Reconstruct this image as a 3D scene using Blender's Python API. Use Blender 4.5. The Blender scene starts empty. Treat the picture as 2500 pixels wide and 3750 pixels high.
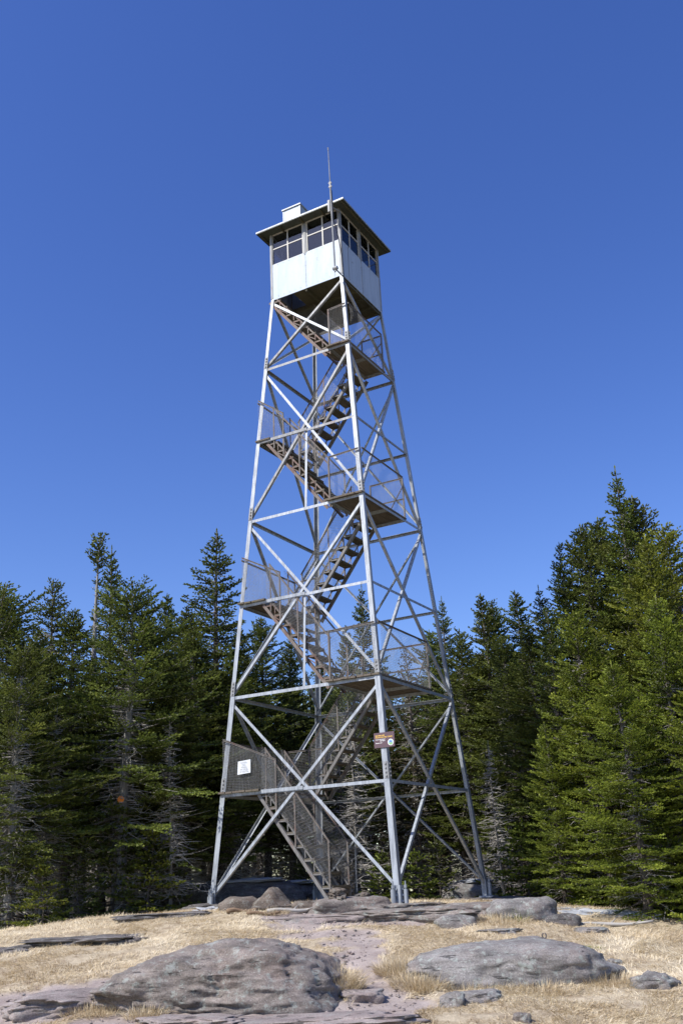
import bpy, math, random
import numpy as np
from mathutils import Vector, Matrix

SC = bpy.context.scene
COL = SC.collection
rng = np.random.default_rng(11)
random.seed(5)
R = math.radians

# ------------------------------------------------------------------ camera
CAM = np.array([0.0, -22.01987326, 0.0])
YAW, PITCH, ROLL, FPX = 0.00513973537, 0.3601673306, -0.0471013539, 3542.78
PHI, TAPER, ZT, W0 = -0.508684988, 0.0756384886, 14.1330408, 1.0675
cyy, syy, cpp, spp = math.cos(YAW), math.sin(YAW), math.cos(PITCH), math.sin(PITCH)
_f = np.array([syy * cpp, cyy * cpp, spp]); _r = np.array([cyy, -syy, 0]); _u = np.cross(_r, _f)
_cr, _sr = math.cos(ROLL), math.sin(ROLL)
CR, CU, CF = _r * _cr + _u * _sr, -_r * _sr + _u * _cr, _f

cam_d = bpy.data.cameras.new("camera")
cam = bpy.data.objects.new("camera", cam_d); COL.objects.link(cam)
cam.matrix_world = Matrix(((CR[0], CU[0], -CF[0], CAM[0]), (CR[1], CU[1], -CF[1], CAM[1]), (CR[2], CU[2], -CF[2], CAM[2]), (0, 0, 0, 1)))
cam_d.sensor_fit = 'VERTICAL'; cam_d.sensor_height = 36; cam_d.lens = FPX / 3750 * 36
cam_d.clip_start = 0.1; cam_d.clip_end = 20000
SC.camera = cam

def ray(px, py):                                   # planning: direction seen at a point of the picture (1568 x 2352 frame)
    px *= 2500 / 1568; py *= 3750 / 2352
    return CF * FPX + CR * (px - 1250) - CU * (py - 1875)
def at_y(px, py, Y):
    v = ray(px, py); t = (Y - CAM[1]) / v[1]
    return CAM + v * t

# ------------------------------------------------------------------ noise
def _hash(i, j, k, s):
    h = (i.astype(np.int64) * 374761393 + j.astype(np.int64) * 668265263 + k.astype(np.int64) * 2147483647 + s * 974711) & 0xffffffff
    h = ((h ^ (h >> 13)) * 1274126177) & 0xffffffff
    return ((h ^ (h >> 16)) & 0xffff) / 65535.0
def vnoise(p, s=0):
    p = np.asarray(p, float); i = np.floor(p).astype(np.int64); f = p - i; f = f * f * (3 - 2 * f)
    o = 0
    for a in (0, 1):
        for b in (0, 1):
            for c in (0, 1):
                w = (f[:, 0] if a else 1 - f[:, 0]) * (f[:, 1] if b else 1 - f[:, 1]) * (f[:, 2] if c else 1 - f[:, 2])
                o = o + w * _hash(i[:, 0] + a, i[:, 1] + b, i[:, 2] + c, s)
    return o * 2 - 1
def fbm(p, octv=4, s=0, g=.5):
    o = 0; a = 1.0; p = np.asarray(p, float)
    for k in range(octv):
        o = o + a * vnoise(p * 2 ** k + 17.3 * k, s + k); a *= g
    return o

# ------------------------------------------------------------------ ground height
def gz(x, y):
    x = np.asarray(x, float); y = np.asarray(y, float)
    pr = np.where(y > -2.2, -0.50 - 0.018 * np.clip(y + 2.2, 0, 60), 0)
    d = np.clip(-2.2 - y, 0, None)
    s = 0.158; k = 1.6
    pr = np.where(y <= -2.2, -0.50 - s * (np.sqrt(d * d + k * k) - k), pr)
    ax = np.where(np.abs(x) < 12, np.abs(x), 12 + (np.abs(x) - 12) * .3)
    lat = -0.0065 * ax * ax
    til = -0.022 * np.clip(x, -12, 12)
    z = pr + lat + til
    rr = np.sqrt(x * x + y * y)
    z = z - np.clip(rr - 45, 0, None) * 0.16 * np.clip((rr - 45) / 60, 0, 1) + np.clip(rr - 900, 0, None) * 0.16
    z = z + 0.035 * fbm(np.stack([x * .8, y * .8, x * 0], -1).reshape(-1, 3), 3, 5).reshape(x.shape) * np.clip(1.2 - np.abs(rr - 8) / 40, 0, 1)
    return z
def g1(x, y): return float(gz(np.array([x]), np.array([y]))[0])
def ground_pt(px, py):
    v = ray(px, py); t0, t1 = 0.5, None
    v = v / np.linalg.norm(v); prev = 5.0
    for t in np.arange(5, 80, .1):
        p = CAM + v * t
        if p[2] < g1(p[0], p[1]): return p
    return CAM + v * 80

# ------------------------------------------------------------------ object helpers
def tag(o, label=None, cat=None, group=None, kind=None):
    if label: o['label'] = label
    if cat: o['category'] = cat
    if group: o['group'] = group
    if kind: o['kind'] = kind
    return o
def empty(name, loc=(0, 0, 0), rz=0.0):
    o = bpy.data.objects.new(name, None); COL.objects.link(o)
    o.location = [float(c) for c in loc]; o.rotation_euler = (0, 0, rz); o.empty_display_size = .3
    return o
def obj(name, me, parent=None, loc=None):
    o = bpy.data.objects.new(name, me); COL.objects.link(o)
    if parent: o.parent = parent
    if loc is not None: o.location = [float(c) for c in loc]
    return o
def mesh(name, V, F, mats=(), mi=None, smooth=False, attrs=None):
    me = bpy.data.meshes.new(name)
    V = np.asarray(V, np.float32)
    if isinstance(F, np.ndarray):
        n, k = F.shape
        me.vertices.add(len(V)); me.vertices.foreach_set('co', V.ravel())
        me.loops.add(n * k); me.loops.foreach_set('vertex_index', F.astype(np.int32).ravel())
        me.polygons.add(n); me.polygons.foreach_set('loop_start', np.arange(0, n * k, k, dtype=np.int32))
        me.polygons.foreach_set('loop_total', np.full(n, k, np.int32))
        me.update(calc_edges=True)
    else:
        me.from_pydata([tuple(map(float, v)) for v in V], [], [tuple(int(i) for i in f) for f in F])
    for m in mats: me.materials.append(m)
    if mi is not None: me.polygons.foreach_set('material_index', np.asarray(mi, np.int32))
    if smooth: me.polygons.foreach_set('use_smooth', np.ones(len(me.polygons), bool))
    if attrs:
        for k2, a in attrs.items():
            at = me.attributes.new(k2, 'FLOAT', 'POINT'); at.data.foreach_set('value', np.asarray(a, np.float32))
    me.update()
    return me
class MB:
    def __init__(s): s.V = []; s.F = []; s.M = []; s.m = 0
    def add(s, V, F):
        n = len(s.V); s.V += [tuple(v) for v in V]; s.F += [tuple(i + n for i in f) for f in F]; s.M += [s.m] * len(F)
    def box(s, c, h, ax=None):
        c = np.array(c, float); ax = np.eye(3) if ax is None else np.array(ax)
        V = [c + ax[0] * h[0] * i + ax[1] * h[1] * j + ax[2] * h[2] * k for i in (-1, 1) for j in (-1, 1) for k in (-1, 1)]
        s.add(V, [(0, 1, 3, 2), (4, 6, 7, 5), (0, 4, 5, 1), (2, 3, 7, 6), (0, 2, 6, 4), (1, 5, 7, 3)])
    def bb(s, lo, hi):
        lo = np.array(lo, float); hi = np.array(hi, float); s.box((lo + hi) / 2, np.abs(hi - lo) / 2)
    def bar(s, p, q, w, h, n=(0, 0, 1)):           # rectangular bar; h across along n, w along n x d
        p = np.array(p, float); q = np.array(q, float); d = q - p; L = np.linalg.norm(d); d = d / L
        n = np.array(n, float); n = n - d * (n @ d)
        if np.linalg.norm(n) < 1e-6: n = np.array([1., 0, 0]); n = n - d * (n @ d)
        n /= np.linalg.norm(n); w_ = np.cross(n, d)
        s.box((p + q) / 2, (L / 2, w / 2, h / 2), (d, w_, n))
    def angle(s, p, q, n, off=0, w=.065, t=.007, flip=1):   # rolled steel angle: one leg in the face plane, one inward
        p = np.array(p, float); q = np.array(q, float); d = q - p; L = np.linalg.norm(d); d /= L
        n = np.array(n, float); n = n - d * (n @ d); n /= np.linalg.norm(n); wd = np.cross(n, d) * flip
        c = (p + q) / 2
        s.box(c - n * (off + t / 2), (L / 2, w / 2, t / 2), (d, wd, n))
        s.box(c + wd * (-w / 2 + t / 2) - n * (off + t + (w - t) / 2), (L / 2, t / 2, (w - t) / 2), (d, wd, n))
    def tube(s, pts, rad, k=6, cap=True):
        pts = [np.array(p, float) for p in pts]
        if not hasattr(rad, '__len__'): rad = [rad] * len(pts)
        n0 = len(s.V); a = np.array([0, 0, 1.]);
        d0 = pts[-1] - pts[0]
        if abs(d0[2]) > .8 * np.linalg.norm(d0): a = np.array([1., 0, 0])
        for i, p in enumerate(pts):
            d = pts[min(i + 1, len(pts) - 1)] - pts[max(i - 1, 0)]; d /= np.linalg.norm(d) + 1e-9
            u = np.cross(a, d); u /= np.linalg.norm(u) + 1e-9; v = np.cross(d, u)
            for j in range(k):
                an = 2 * math.pi * j / k; s.V.append(tuple(p + (u * math.cos(an) + v * math.sin(an)) * rad[i]))
        for i in range(len(pts) - 1):
            for j in range(k):
                s.F.append((n0 + i * k + j, n0 + i * k + (j + 1) % k, n0 + (i + 1) * k + (j + 1) % k, n0 + (i + 1) * k + j)); s.M.append(s.m)
        if cap:
            s.F.append(tuple(n0 + j for j in range(k))[::-1]); s.M.append(s.m)
            s.F.append(tuple(n0 + (len(pts) - 1) * k + j for j in range(k))); s.M.append(s.m)
    def build(s, name, mats, parent=None, smooth=False, dz=0.0, loc=None):
        if not isinstance(mats, (list, tuple)): mats = [mats]
        V = np.array(s.V, float).reshape(-1, 3)
        if dz: V = V + np.array([0, 0, dz])
        return obj(name, mesh(name, V, s.F, mats, s.M, smooth), parent, loc)

# ------------------------------------------------------------------ materials
def mat(name):
    m = bpy.data.materials.new(name); m.use_nodes = True; nt = m.node_tree
    return m, nt, nt.nodes, nt.links, nt.nodes['Principled BSDF']
def N(nt, typ, **kw):
    n = nt.nodes.new(typ)
    for k, v in kw.items():
        if k in n.inputs: n.inputs[k].default_value = v
        else: setattr(n, k, v)
    return n
def coords(nt, kind='Object', scale=None):
    tc = nt.nodes.new('ShaderNodeTexCoord'); o = tc.outputs[kind]
    if scale:
        mp = nt.nodes.new('ShaderNodeMapping'); mp.inputs['Scale'].default_value = scale
        nt.links.new(o, mp.inputs['Vector']); o = mp.outputs[0]
    return o
def noise(nt, vec, sc, det=4, rough=.55):
    n = N(nt, 'ShaderNodeTexNoise'); n.inputs['Scale'].default_value = sc; n.inputs['Detail'].default_value = det; n.inputs['Roughness'].default_value = rough
    nt.links.new(vec, n.inputs['Vector']); return n.outputs['Fac']
def ramp(nt, fac, stops):
    r = nt.nodes.new('ShaderNodeValToRGB'); e = r.color_ramp.elements
    while len(e) < len(stops): e.new(.5)
    for i, (p, c) in enumerate(stops):
        e[i].position = p; e[i].color = (c[0], c[1], c[2], 1) if hasattr(c, '__len__') else (c, c, c, 1)
    nt.links.new(fac, r.inputs['Fac']); return r.outputs['Color']
def mix(nt, fac, a, b, typ='MIX'):
    m = nt.nodes.new('ShaderNodeMixRGB'); m.blend_type = typ
    for k, v in (('Fac', fac), ('Color1', a), ('Color2', b)):
        if hasattr(v, 'is_linked') or hasattr(v, 'links'): nt.links.new(v, m.inputs[k])
        elif isinstance(v, (int, float)): m.inputs[k].default_value = v if k == 'Fac' else (v, v, v, 1)
        else: m.inputs[k].default_value = (v[0], v[1], v[2], 1)
    return m.outputs['Color']
def bump(nt, h, bsdf, strength=.4, dist=.02):
    b = N(nt, 'ShaderNodeBump'); b.inputs['Strength'].default_value = strength; b.inputs['Distance'].default_value = dist
    nt.links.new(h, b.inputs['Height']); nt.links.new(b.outputs[0], bsdf.inputs['Normal'])

def metal_mat(name, base, dark, rust=0.0, rough=.5, metallic=.25, streak=(9, 9, 1.2)):
    m, nt, nn, L, b = mat(name)
    v = coords(nt)
    vs = coords(nt, 'Object', streak)
    c = ramp(nt, noise(nt, vs, 2.2, 5, .6), [(.25, dark), (.62, base)])
    sp = ramp(nt, noise(nt, v, 34, 3), [(.62, 0), (.72, 1)])
    c = mix(nt, mix(nt, 1, sp, .35, 'MULTIPLY'), c, tuple(x * .45 for x in dark))
    if rust > 0:
        r = ramp(nt, noise(nt, v, 3.1, 7, .7), [(.66 - rust * .2, 0), (.80 - rust * .2, 1)])
        rc = ramp(nt, noise(nt, v, 20, 3), [(.3, (.075, .04, .03)), (.7, (.19, .105, .08))])
        c = mix(nt, r, c, rc)
    L.new(c, b.inputs['Base Color'])
    b.inputs['Metallic'].default_value = metallic; b.inputs['Roughness'].default_value = rough
    bump(nt, noise(nt, v, 60, 3), b, .15, .004)
    return m
M_GALV = metal_mat('galvanised_steel', (.355, .385, .42), (.16, .175, .195), .16, .5, .25)
M_GALVU = metal_mat('weathered_galvanised_steel', (.28, .29, .30), (.11, .11, .11), .34, .6, .2)
M_STR = metal_mat('stringer_steel', (.17, .145, .125), (.075, .055, .045), .9, .65, .1)
M_STRG = metal_mat('lower_stringer_steel', (.19, .185, .18), (.10, .09, .085), .5, .6, .15)
M_RUST = metal_mat('rusty_steel', (.16, .145, .13), (.07, .05, .04), .6, .65, .15)
M_SHEET = metal_mat('aluminium_painted_sheet', (.36, .42, .50), (.29, .345, .415), 0.05, .58, .18, (4, 4, .7))
M_ROOF = metal_mat('roof_metal', (.07, .08, .065), (.04, .045, .035), .1, .5, .2)
M_WIRE = metal_mat('wire_steel', (.27, .27, .265), (.15, .145, .14), .5, .5, .3)
def wood_mat(name, a, b2, stretch=(3, 30, 30)):
    m, nt, nn, L, b = mat(name)
    v = coords(nt, 'Object', stretch)
    f = noise(nt, v, 1.3, 6, .65)
    c = ramp(nt, f, [(.3, a), (.7, b2)])
    c = mix(nt, ramp(nt, noise(nt, coords(nt), 1.1, 3), [(.45, 0), (.65, .6)]), c, (.085, .075, .035))
    L.new(c, b.inputs['Base Color']); b.inputs['Roughness'].default_value = .85
    bump(nt, f, b, .4, .006)
    return m
M_WOOD = wood_mat('weathered_boards', (.06, .048, .036), (.17, .14, .11), (26, 3, 26))
M_TREAD = wood_mat('weathered_tread', (.055, .045, .035), (.15, .13, .105), (26, 3, 26))
M_CABW = wood_mat('cab_timber', (.025, .024, .014), (.07, .065, .04), (26, 3, 26))
M_LOG = wood_mat('log_wood', (.11, .06, .035), (.30, .21, .13))
def plain(name, c, rough=.6, metallic=0, nz=0.15, sc=12):
    m, nt, nn, L, b = mat(name)
    col = mix(nt, noise(nt, coords(nt), sc, 4), tuple(x * (1 - nz) for x in c), tuple(min(1, x * (1 + nz)) for x in c))
    L.new(col, b.inputs['Base Color']); b.inputs['Roughness'].default_value = rough; b.inputs['Metallic'].default_value = metallic
    return m
M_FRAME = plain('window_frame_paint', (.42, .41, .38), .5)
M_SIGN = plain('sign_brown', (.105, .062, .075), .45, 0, .05)
M_YEL = plain('sign_yellow', (.85, .55, .12), .5, 0, .02)
M_WHT = plain('sign_white', (.85, .85, .85), .5, 0, .02)
M_PAPER = plain('paper', (.60, .63, .66), .6, 0, .03)
M_INK = plain('faded_ink', (.40, .42, .45), .6, 0, .02)
M_LBLU = plain('logo_blue', (.25, .42, .8), .5, 0, .02)
M_DBLU = plain('logo_navy', (.01, .03, .16), .5, 0, .02)
M_LGRN = plain('logo_green', (.25, .45, .2), .5, 0, .1)
M_ORG = plain('marker_orange', (1.0, .25, .0), .4, 0, .1)
M_SNOW = plain('shade_toned_old_snow', (.34, .355, .38), .6, 0, .3, 9)  # snow colour darkened to stand in for the shade under the trees
M_BLACK = plain('black_cable', (.03, .03, .03), .5)
def glass():
    m, nt, nn, L, b = mat('window_glass')
    tr = N(nt, 'ShaderNodeBsdfTransparent'); tr.inputs[0].default_value = (.60, .62, .65, 1)
    gl = N(nt, 'ShaderNodeBsdfGlossy'); gl.inputs['Roughness'].default_value = .03
    mx = N(nt, 'ShaderNodeMixShader')
    mx.inputs[0].default_value = .10; L.new(tr.outputs[0], mx.inputs[1]); L.new(gl.outputs[0], mx.inputs[2])
    L.new(mx.outputs[0], nn['Material Output'].inputs['Surface'])
    return m
M_GLASS = glass()

def rock_mat(name, cols, lichen=.35, strata=True):
    m, nt, nn, L, b = mat(name)
    v = coords(nt); vz = coords(nt, 'Object', (1, 1, 5))
    big = noise(nt, vz, 2.2, 6, .62)
    c = ramp(nt, big, [(.28, cols[0]), (.5, cols[1]), (.72, cols[2])])
    red = ramp(nt, noise(nt, v, 1.6, 4, .6), [(.52, 0), (.70, .4)])
    c = mix(nt, red, c, (cols[1][0] * 1.1, cols[1][1] * .86, cols[1][2] * .80))
    c = mix(nt, 1, c, (.70, .69, .68), 'MULTIPLY')
    gr = noise(nt, v, 48, 6, .8)
    c = mix(nt, .85, c, ramp(nt, gr, [(.3, .18), (.7, .88)]), 'OVERLAY')
    li = ramp(nt, noise(nt, v, 7, 8, .8), [(.54, 0), (.585, lichen)])
    c = mix(nt, li, c, (.31, .34, .31))
    sp = ramp(nt, noise(nt, v, 75, 2), [(.68, 0), (.72, .8)])
    c = mix(nt, sp, c, (.62, .58, .55))
    vc = coords(nt, 'Object', (2.2, 2.2, 15))
    ckn = noise(nt, vc, 1.3, 6, .65)
    ck = ramp(nt, ckn, [(.33, 0), (.38, 1)])
    c = mix(nt, .75, c, mix(nt, 1, ck, .4, 'LIGHTEN'), 'MULTIPLY')
    L.new(c, b.inputs['Base Color']); b.inputs['Roughness'].default_value = .9
    h = mix(nt, .5, mix(nt, .45, big, gr), ck)
    bump(nt, h, b, .9, .05)
    return m
M_ROCKP = rock_mat('pink_grey_sandstone', ((0.10, 0.088, 0.078), (0.235, 0.203, 0.182), (0.37, 0.325, 0.295)), .6)
M_ROCKG = rock_mat('grey_sandstone', ((0.123, 0.118, 0.112), (0.258, 0.243, 0.233), (0.403, 0.386, 0.37)), .7)
M_ROCKB = rock_mat('pinkish_bedrock', ((0.202, 0.168, 0.157), (0.347, 0.297, 0.28), (0.482, 0.42, 0.392)), .3)
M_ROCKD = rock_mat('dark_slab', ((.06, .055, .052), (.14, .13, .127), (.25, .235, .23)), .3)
M_ROCKM = rock_mat('brown_boulder', ((.07, .055, .045), (.16, .13, .105), (.25, .21, .18)), .3)

def bark(name, a, b2, sc=(14, 14, 2.5)):
    m, nt, nn, L, b = mat(name)
    f = noise(nt, coords(nt, 'Object', sc), 2, 6, .7)
    c = ramp(nt, f, [(.3, a), (.68, b2)])
    c = mix(nt, ramp(nt, noise(nt, coords(nt), 6, 4), [(.55, 0), (.68, .55)]), c, (.26, .27, .22))
    L.new(c, b.inputs['Base Color']); b.inputs['Roughness'].default_value = .95
    bump(nt, f, b, .8, .03); return m
M_BARK = bark('fir_bark', (.045, .036, .028), (.17, .145, .12))
M_BARKG = bark('grey_bark', (.10, .095, .085), (.34, .32, .29))
M_TWIG = plain('dead_twigs', (.36, .34, .31), .9, 0, .45, 3)

def foliage(name, lo, hi, tip, trans=.3):
    m, nt, nn, L, b = mat(name)
    at = N(nt, 'ShaderNodeAttribute'); at.attribute_name = 'tint'
    oi = nt.nodes.new('ShaderNodeObjectInfo')
    c = ramp(nt, at.outputs['Fac'], [(0, lo), (.6, hi), (1, tip)])
    n2 = ramp(nt, noise(nt, coords(nt), 1.3, 3), [(.3, .72), (.7, 1.25)])
    c = mix(nt, 1, c, n2, 'MULTIPLY')
    hs = N(nt, 'ShaderNodeHueSaturation')
    ma = N(nt, 'ShaderNodeMapRange'); ma.inputs['To Min'].default_value = .488; ma.inputs['To Max'].default_value = .508
    mv = N(nt, 'ShaderNodeMapRange'); mv.inputs['To Min'].default_value = .9; mv.inputs['To Max'].default_value = 1.1
    L.new(oi.outputs['Random'], ma.inputs['Value']); L.new(oi.outputs['Random'], mv.inputs['Value'])
    L.new(ma.outputs[0], hs.inputs['Hue']); L.new(mv.outputs[0], hs.inputs['Value']); L.new(c, hs.inputs['Color'])
    b.inputs['Roughness'].default_value = .55; b.inputs['Specular IOR Level'].default_value = .35
    L.new(hs.outputs[0], b.inputs['Base Color'])
    tl = N(nt, 'ShaderNodeBsdfTranslucent'); L.new(hs.outputs[0], tl.inputs[0])
    mx = N(nt, 'ShaderNodeMixShader'); mx.inputs[0].default_value = trans
    L.new(b.outputs[0], mx.inputs[1]); L.new(tl.outputs[0], mx.inputs[2]); L.new(mx.outputs[0], nn['Material Output'].inputs['Surface'])
    return m
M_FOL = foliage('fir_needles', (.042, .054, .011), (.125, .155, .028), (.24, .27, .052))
M_FOLL = foliage('light_green_fir_needles', (.044, .062, .010), (.185, .225, .026), (.34, .375, .055), .34)  # paler, yellower green than the plain fir needles
M_FOLM = foliage('mid_green_needles', (.038, .055, .011), (.13, .17, .026), (.25, .29, .05), .3)
M_FOLB = foliage('brownish_needles', (.05, .05, .025), (.10, .085, .04), (.15, .11, .06))

# ground
def ground_mat():
    m, nt, nn, L, b = mat('summit_ground')
    v = coords(nt)
    ga = N(nt, 'ShaderNodeAttribute'); ga.attribute_name = 'gravel'
    fo = N(nt, 'ShaderNodeAttribute'); fo.attribute_name = 'forest'
    st = ramp(nt, noise(nt, v, 5, 6, .65), [(.3, (.24, .175, .11)), (.6, (.50, .42, .29))])
    st = mix(nt, .6, st, ramp(nt, noise(nt, v, 45, 4, .7), [(.3, .25), (.7, .85)]), 'OVERLAY')
    gr = ramp(nt, noise(nt, v, 3, 5, .6), [(.3, (.28, .225, .20)), (.7, (.44, .375, .34))])
    gn = noise(nt, v, 55, 4, .75)
    gr = mix(nt, .5, gr, ramp(nt, gn, [(.3, .2), (.7, .85)]), 'OVERLAY')
    fl = ramp(nt, noise(nt, v, 4, 6, .7), [(.3, (.035, .022, .012)), (.6, (.14, .085, .045)), (.75, (.06, .07, .025))])
    c = mix(nt, ga.outputs['Fac'], st, gr)
    c = mix(nt, fo.outputs['Fac'], c, fl)
    L.new(c, b.inputs['Base Color']); b.inputs['Roughness'].default_value = .95
    bump(nt, gn, b, .8, .03)
    return m
M_GROUND = ground_mat()
def straw():
    m, nt, nn, L, b = mat('dry_straw')
    at = N(nt, 'ShaderNodeAttribute'); at.attribute_name = 'tint'
    c = ramp(nt, at.outputs['Fac'], [(0, (.24, .165, .09)), (.3, (.50, .39, .235)), (.7, (.68, .57, .385)), (1, (.80, .715, .54))])
    L.new(c, b.inputs['Base Color']); b.inputs['Roughness'].default_value = .7; b.inputs['Specular IOR Level'].default_value = .25
    tl = N(nt, 'ShaderNodeBsdfTranslucent'); L.new(c, tl.inputs[0])
    mx = N(nt, 'ShaderNodeMixShader'); mx.inputs[0].default_value = .2
    L.new(b.outputs[0], mx.inputs[1]); L.new(tl.outputs[0], mx.inputs[2]); L.new(mx.outputs[0], nn['Material Output'].inputs['Surface'])
    return m
M_STRAW = straw()

# ------------------------------------------------------------------ GROUND
GRAVEL = []      # ellipses (cx, cy, rx, ry) in world metres, planned from the picture
def gell(px, py, wx, wy, s=1.0):
    c = ground_pt(px, py); a = ground_pt(px + wx, py); d = ground_pt(px, py - wy) if wy else c
    d2 = ground_pt(px, py + wy)
    GRAVEL.append((c[0], c[1], abs(a[0] - c[0]), abs(d2[1] - c[1]) + .12, s))
for e in [(880, 2330, 90, 40), (885, 2295, 85, 25), (850, 2262, 75, 22), (840, 2235, 62, 20), (830, 2212, 60, 15), (830, 2192, 80, 12), (800, 2165, 90, 9),
          (760, 2145, 130, 9), (780, 2122, 170, 9), (780, 2106, 200, 8), (720, 2096, 150, 8), (900, 2120, 120, 6), (60, 2320, 190, 34), (160, 2290, 120, 26),
          (520, 2345, 260, 18), (760, 2330, 160, 20), (300, 2345, 160, 14), (240, 2262, 60, 16), (960, 2300, 60, 12)]:
    gell(*e)
def gravel_mask(x, y):
    m = np.zeros_like(x) - 1e9
    for cx, cy, rx, ry, s in GRAVEL:
        m = np.maximum(m, 1 - ((x - cx) / rx) ** 2 - ((y - cy) / ry) ** 2)
    n = fbm(np.stack([x * 2.2, y * 2.2, x * 0 + 3], -1), 4, 31)
    return np.clip((m + .55 * n + .12) * 2.2, 0, 1)
def forest_edge(x):      # y beyond which the forest floor begins
    xs = [-14, -8, -5.2, -3.4, -2.5, 0, 2.6, 3.6, 4.3, 6, 14]; ys = [-3.2, -2.6, -1.6, .2, .5, .7, 1.0, -0.6, -2.4, -3.2, -4.5]
    return np.interp(x, xs, ys)
xs = np.concatenate([-np.geomspace(4000, 16, 26), np.linspace(-15, 15, 301), np.geomspace(16, 4000, 26)])
ys = np.concatenate([-np.geomspace(4000, 30, 16), np.linspace(-28, -12, 30), np.linspace(-11.9, 3, 200), np.linspace(3.5, 44, 50), np.geomspace(46, 4000, 34)])
X, Y = np.meshgrid(xs, ys); xf, yf_ = X.ravel(), Y.ravel()
Z = gz(xf, yf_)
gm = gravel_mask(xf, yf_)
near = (np.abs(xf) < 15) & (yf_ > -14) & (yf_ < 8)
Z = Z + np.where(near, .022 * fbm(np.stack([xf * 4, yf_ * 4, xf * 0], -1), 3, 9) - .025 * gm, 0)
fm = np.clip((yf_ - forest_edge(xf)) * 1.6 + .5 * fbm(np.stack([xf * 2, yf_ * 2, xf * 0], -1), 3, 77), 0, 1)
nx, ny = len(xs), len(ys)
ii, jj = np.meshgrid(np.arange(nx - 1), np.arange(ny - 1)); q = (jj * nx + ii).ravel()
F = np.stack([q, q + 1, q + nx + 1, q + nx], -1)
g = obj('ground', mesh('ground', np.stack([xf, yf_, Z], -1), F, [M_GROUND], None, True, {'gravel': gm * (1 - fm), 'forest': fm}))
g['kind'] = 'structure'

# ------------------------------------------------------------------ TOWER (local frame: x along the front face, y into the tower)
GB = -.5
DZ = .5
tower = empty('fire_tower', (0, 0, GB), PHI)
tag(tower, 'tall galvanised steel lattice fire tower with zigzag stairs and windowed cab', 'lookout tower')
LV = {'T': 14.133, 'A': 12.046, 'B': 9.992, 'C': 7.945, 'D': 5.876, 'E': 3.795, 'G': 1.734, 'S': -.40}
def H(z): return W0 + (ZT - z) * TAPER
def cp(c, z, ins=0.0):
    h = H(z) - ins; return np.array([c[0] * h, c[1] * h, z])
CN = {'L': (-1, -1), 'F': (1, -1), 'R': (1, 1), 'B': (-1, 1)}
def P(b, name, m, par=None, sm=False): return b.build(name, m, par or tower, sm, DZ)
# legs: two flanges of a rolled angle, heavier at the base
for k, c in CN.items():
    b = MB()
    for (z0, z1, w) in ((-.38, LV['E'], .118), (LV['E'], LV['A'], .10), (LV['A'], ZT, .085)):
        p0, p1 = cp(c, z0), cp(c, z1)
        t = .011
        for ax in (0, 1):
            e = np.zeros(3); e[ax] = -c[ax] * w; o = np.zeros(3); o[1 - ax] = -c[1 - ax] * t
            s_ = np.zeros(3)
            if ax == 1: s_[1] = -c[1] * t
            V = [p0 + s_, p0 + e, p0 + e + o, p0 + o + s_, p1 + s_, p1 + e, p1 + e + o, p1 + o + s_]
            b.add(V, [(0, 1, 2, 3), (4, 7, 6, 5), (0, 4, 5, 1), (1, 5, 6, 2), (2, 6, 7, 3), (3, 7, 4, 0)])
    P(b, 'leg', M_GALV)
    # bolted splice plates
    for zc in (LV['A'] + .17, LV['C'] + .17, LV['E'] + .17, LV['G'] + .17):
        b = MB(); h = H(zc)
        for ax in (0, 1):
            n = np.zeros(3); n[1 - ax] = c[1 - ax]
            e = np.zeros(3); e[ax] = -c[ax]
            ctr = cp(c, zc) + n * .005 + e * .05
            up = cp(c, zc + .1) - cp(c, zc); up /= np.linalg.norm(up)
            b.box(ctr, (.048, .16, .004), (e, up, np.cross(e, up)))
            for kk in range(4):
                b.box(ctr + up * (-.115 + .077 * kk) + n * .014, (.015, .015, .012), (e, up, np.cross(e, up)))
        P(b, 'splice_plate', M_GALVU)
    # foot anchor with bolts
    b = MB(); f0 = cp(c, -.36)
    for ax in (0, 1):
        n = np.zeros(3); n[1 - ax] = c[1 - ax]; e = np.zeros(3); e[ax] = -c[ax]
        b.box(f0 + n * .012 + e * .07 + np.array([0, 0, .0]), (.085, .17, .006), (e, (0, 0, 1), n))
        for kz in (-.1, 0.0, .1):
            b.box(f0 + n * .03 + e * .06 + np.array([0, 0, kz]), (.017, .017, .016), (e, (0, 0, 1), n))
        b.tube([f0 + n * .075 + e * .10 + np.array([0, 0, -.16]), f0 + n * .075 + e * .10 + np.array([0, 0, .24])], .014, 8)
        b.tube([f0 + n * .075 + e * .10 + np.array([0, 0, .12]), f0 + n * .075 + e * .10 + np.array([0, 0, .17])], .028, 6)
        b.tube([f0 + n * .075 + e * .10 + np.array([0, 0, -.16]), f0 + n * .075 + e * .10 + np.array([0, 0, .10])], .045, 10)
    b.bb(f0 + np.array([-.16, -.16, -.20]), f0 + np.array([.16, .16, -.165]))
    P(b, 'foot_anchor', M_GALV)

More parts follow.
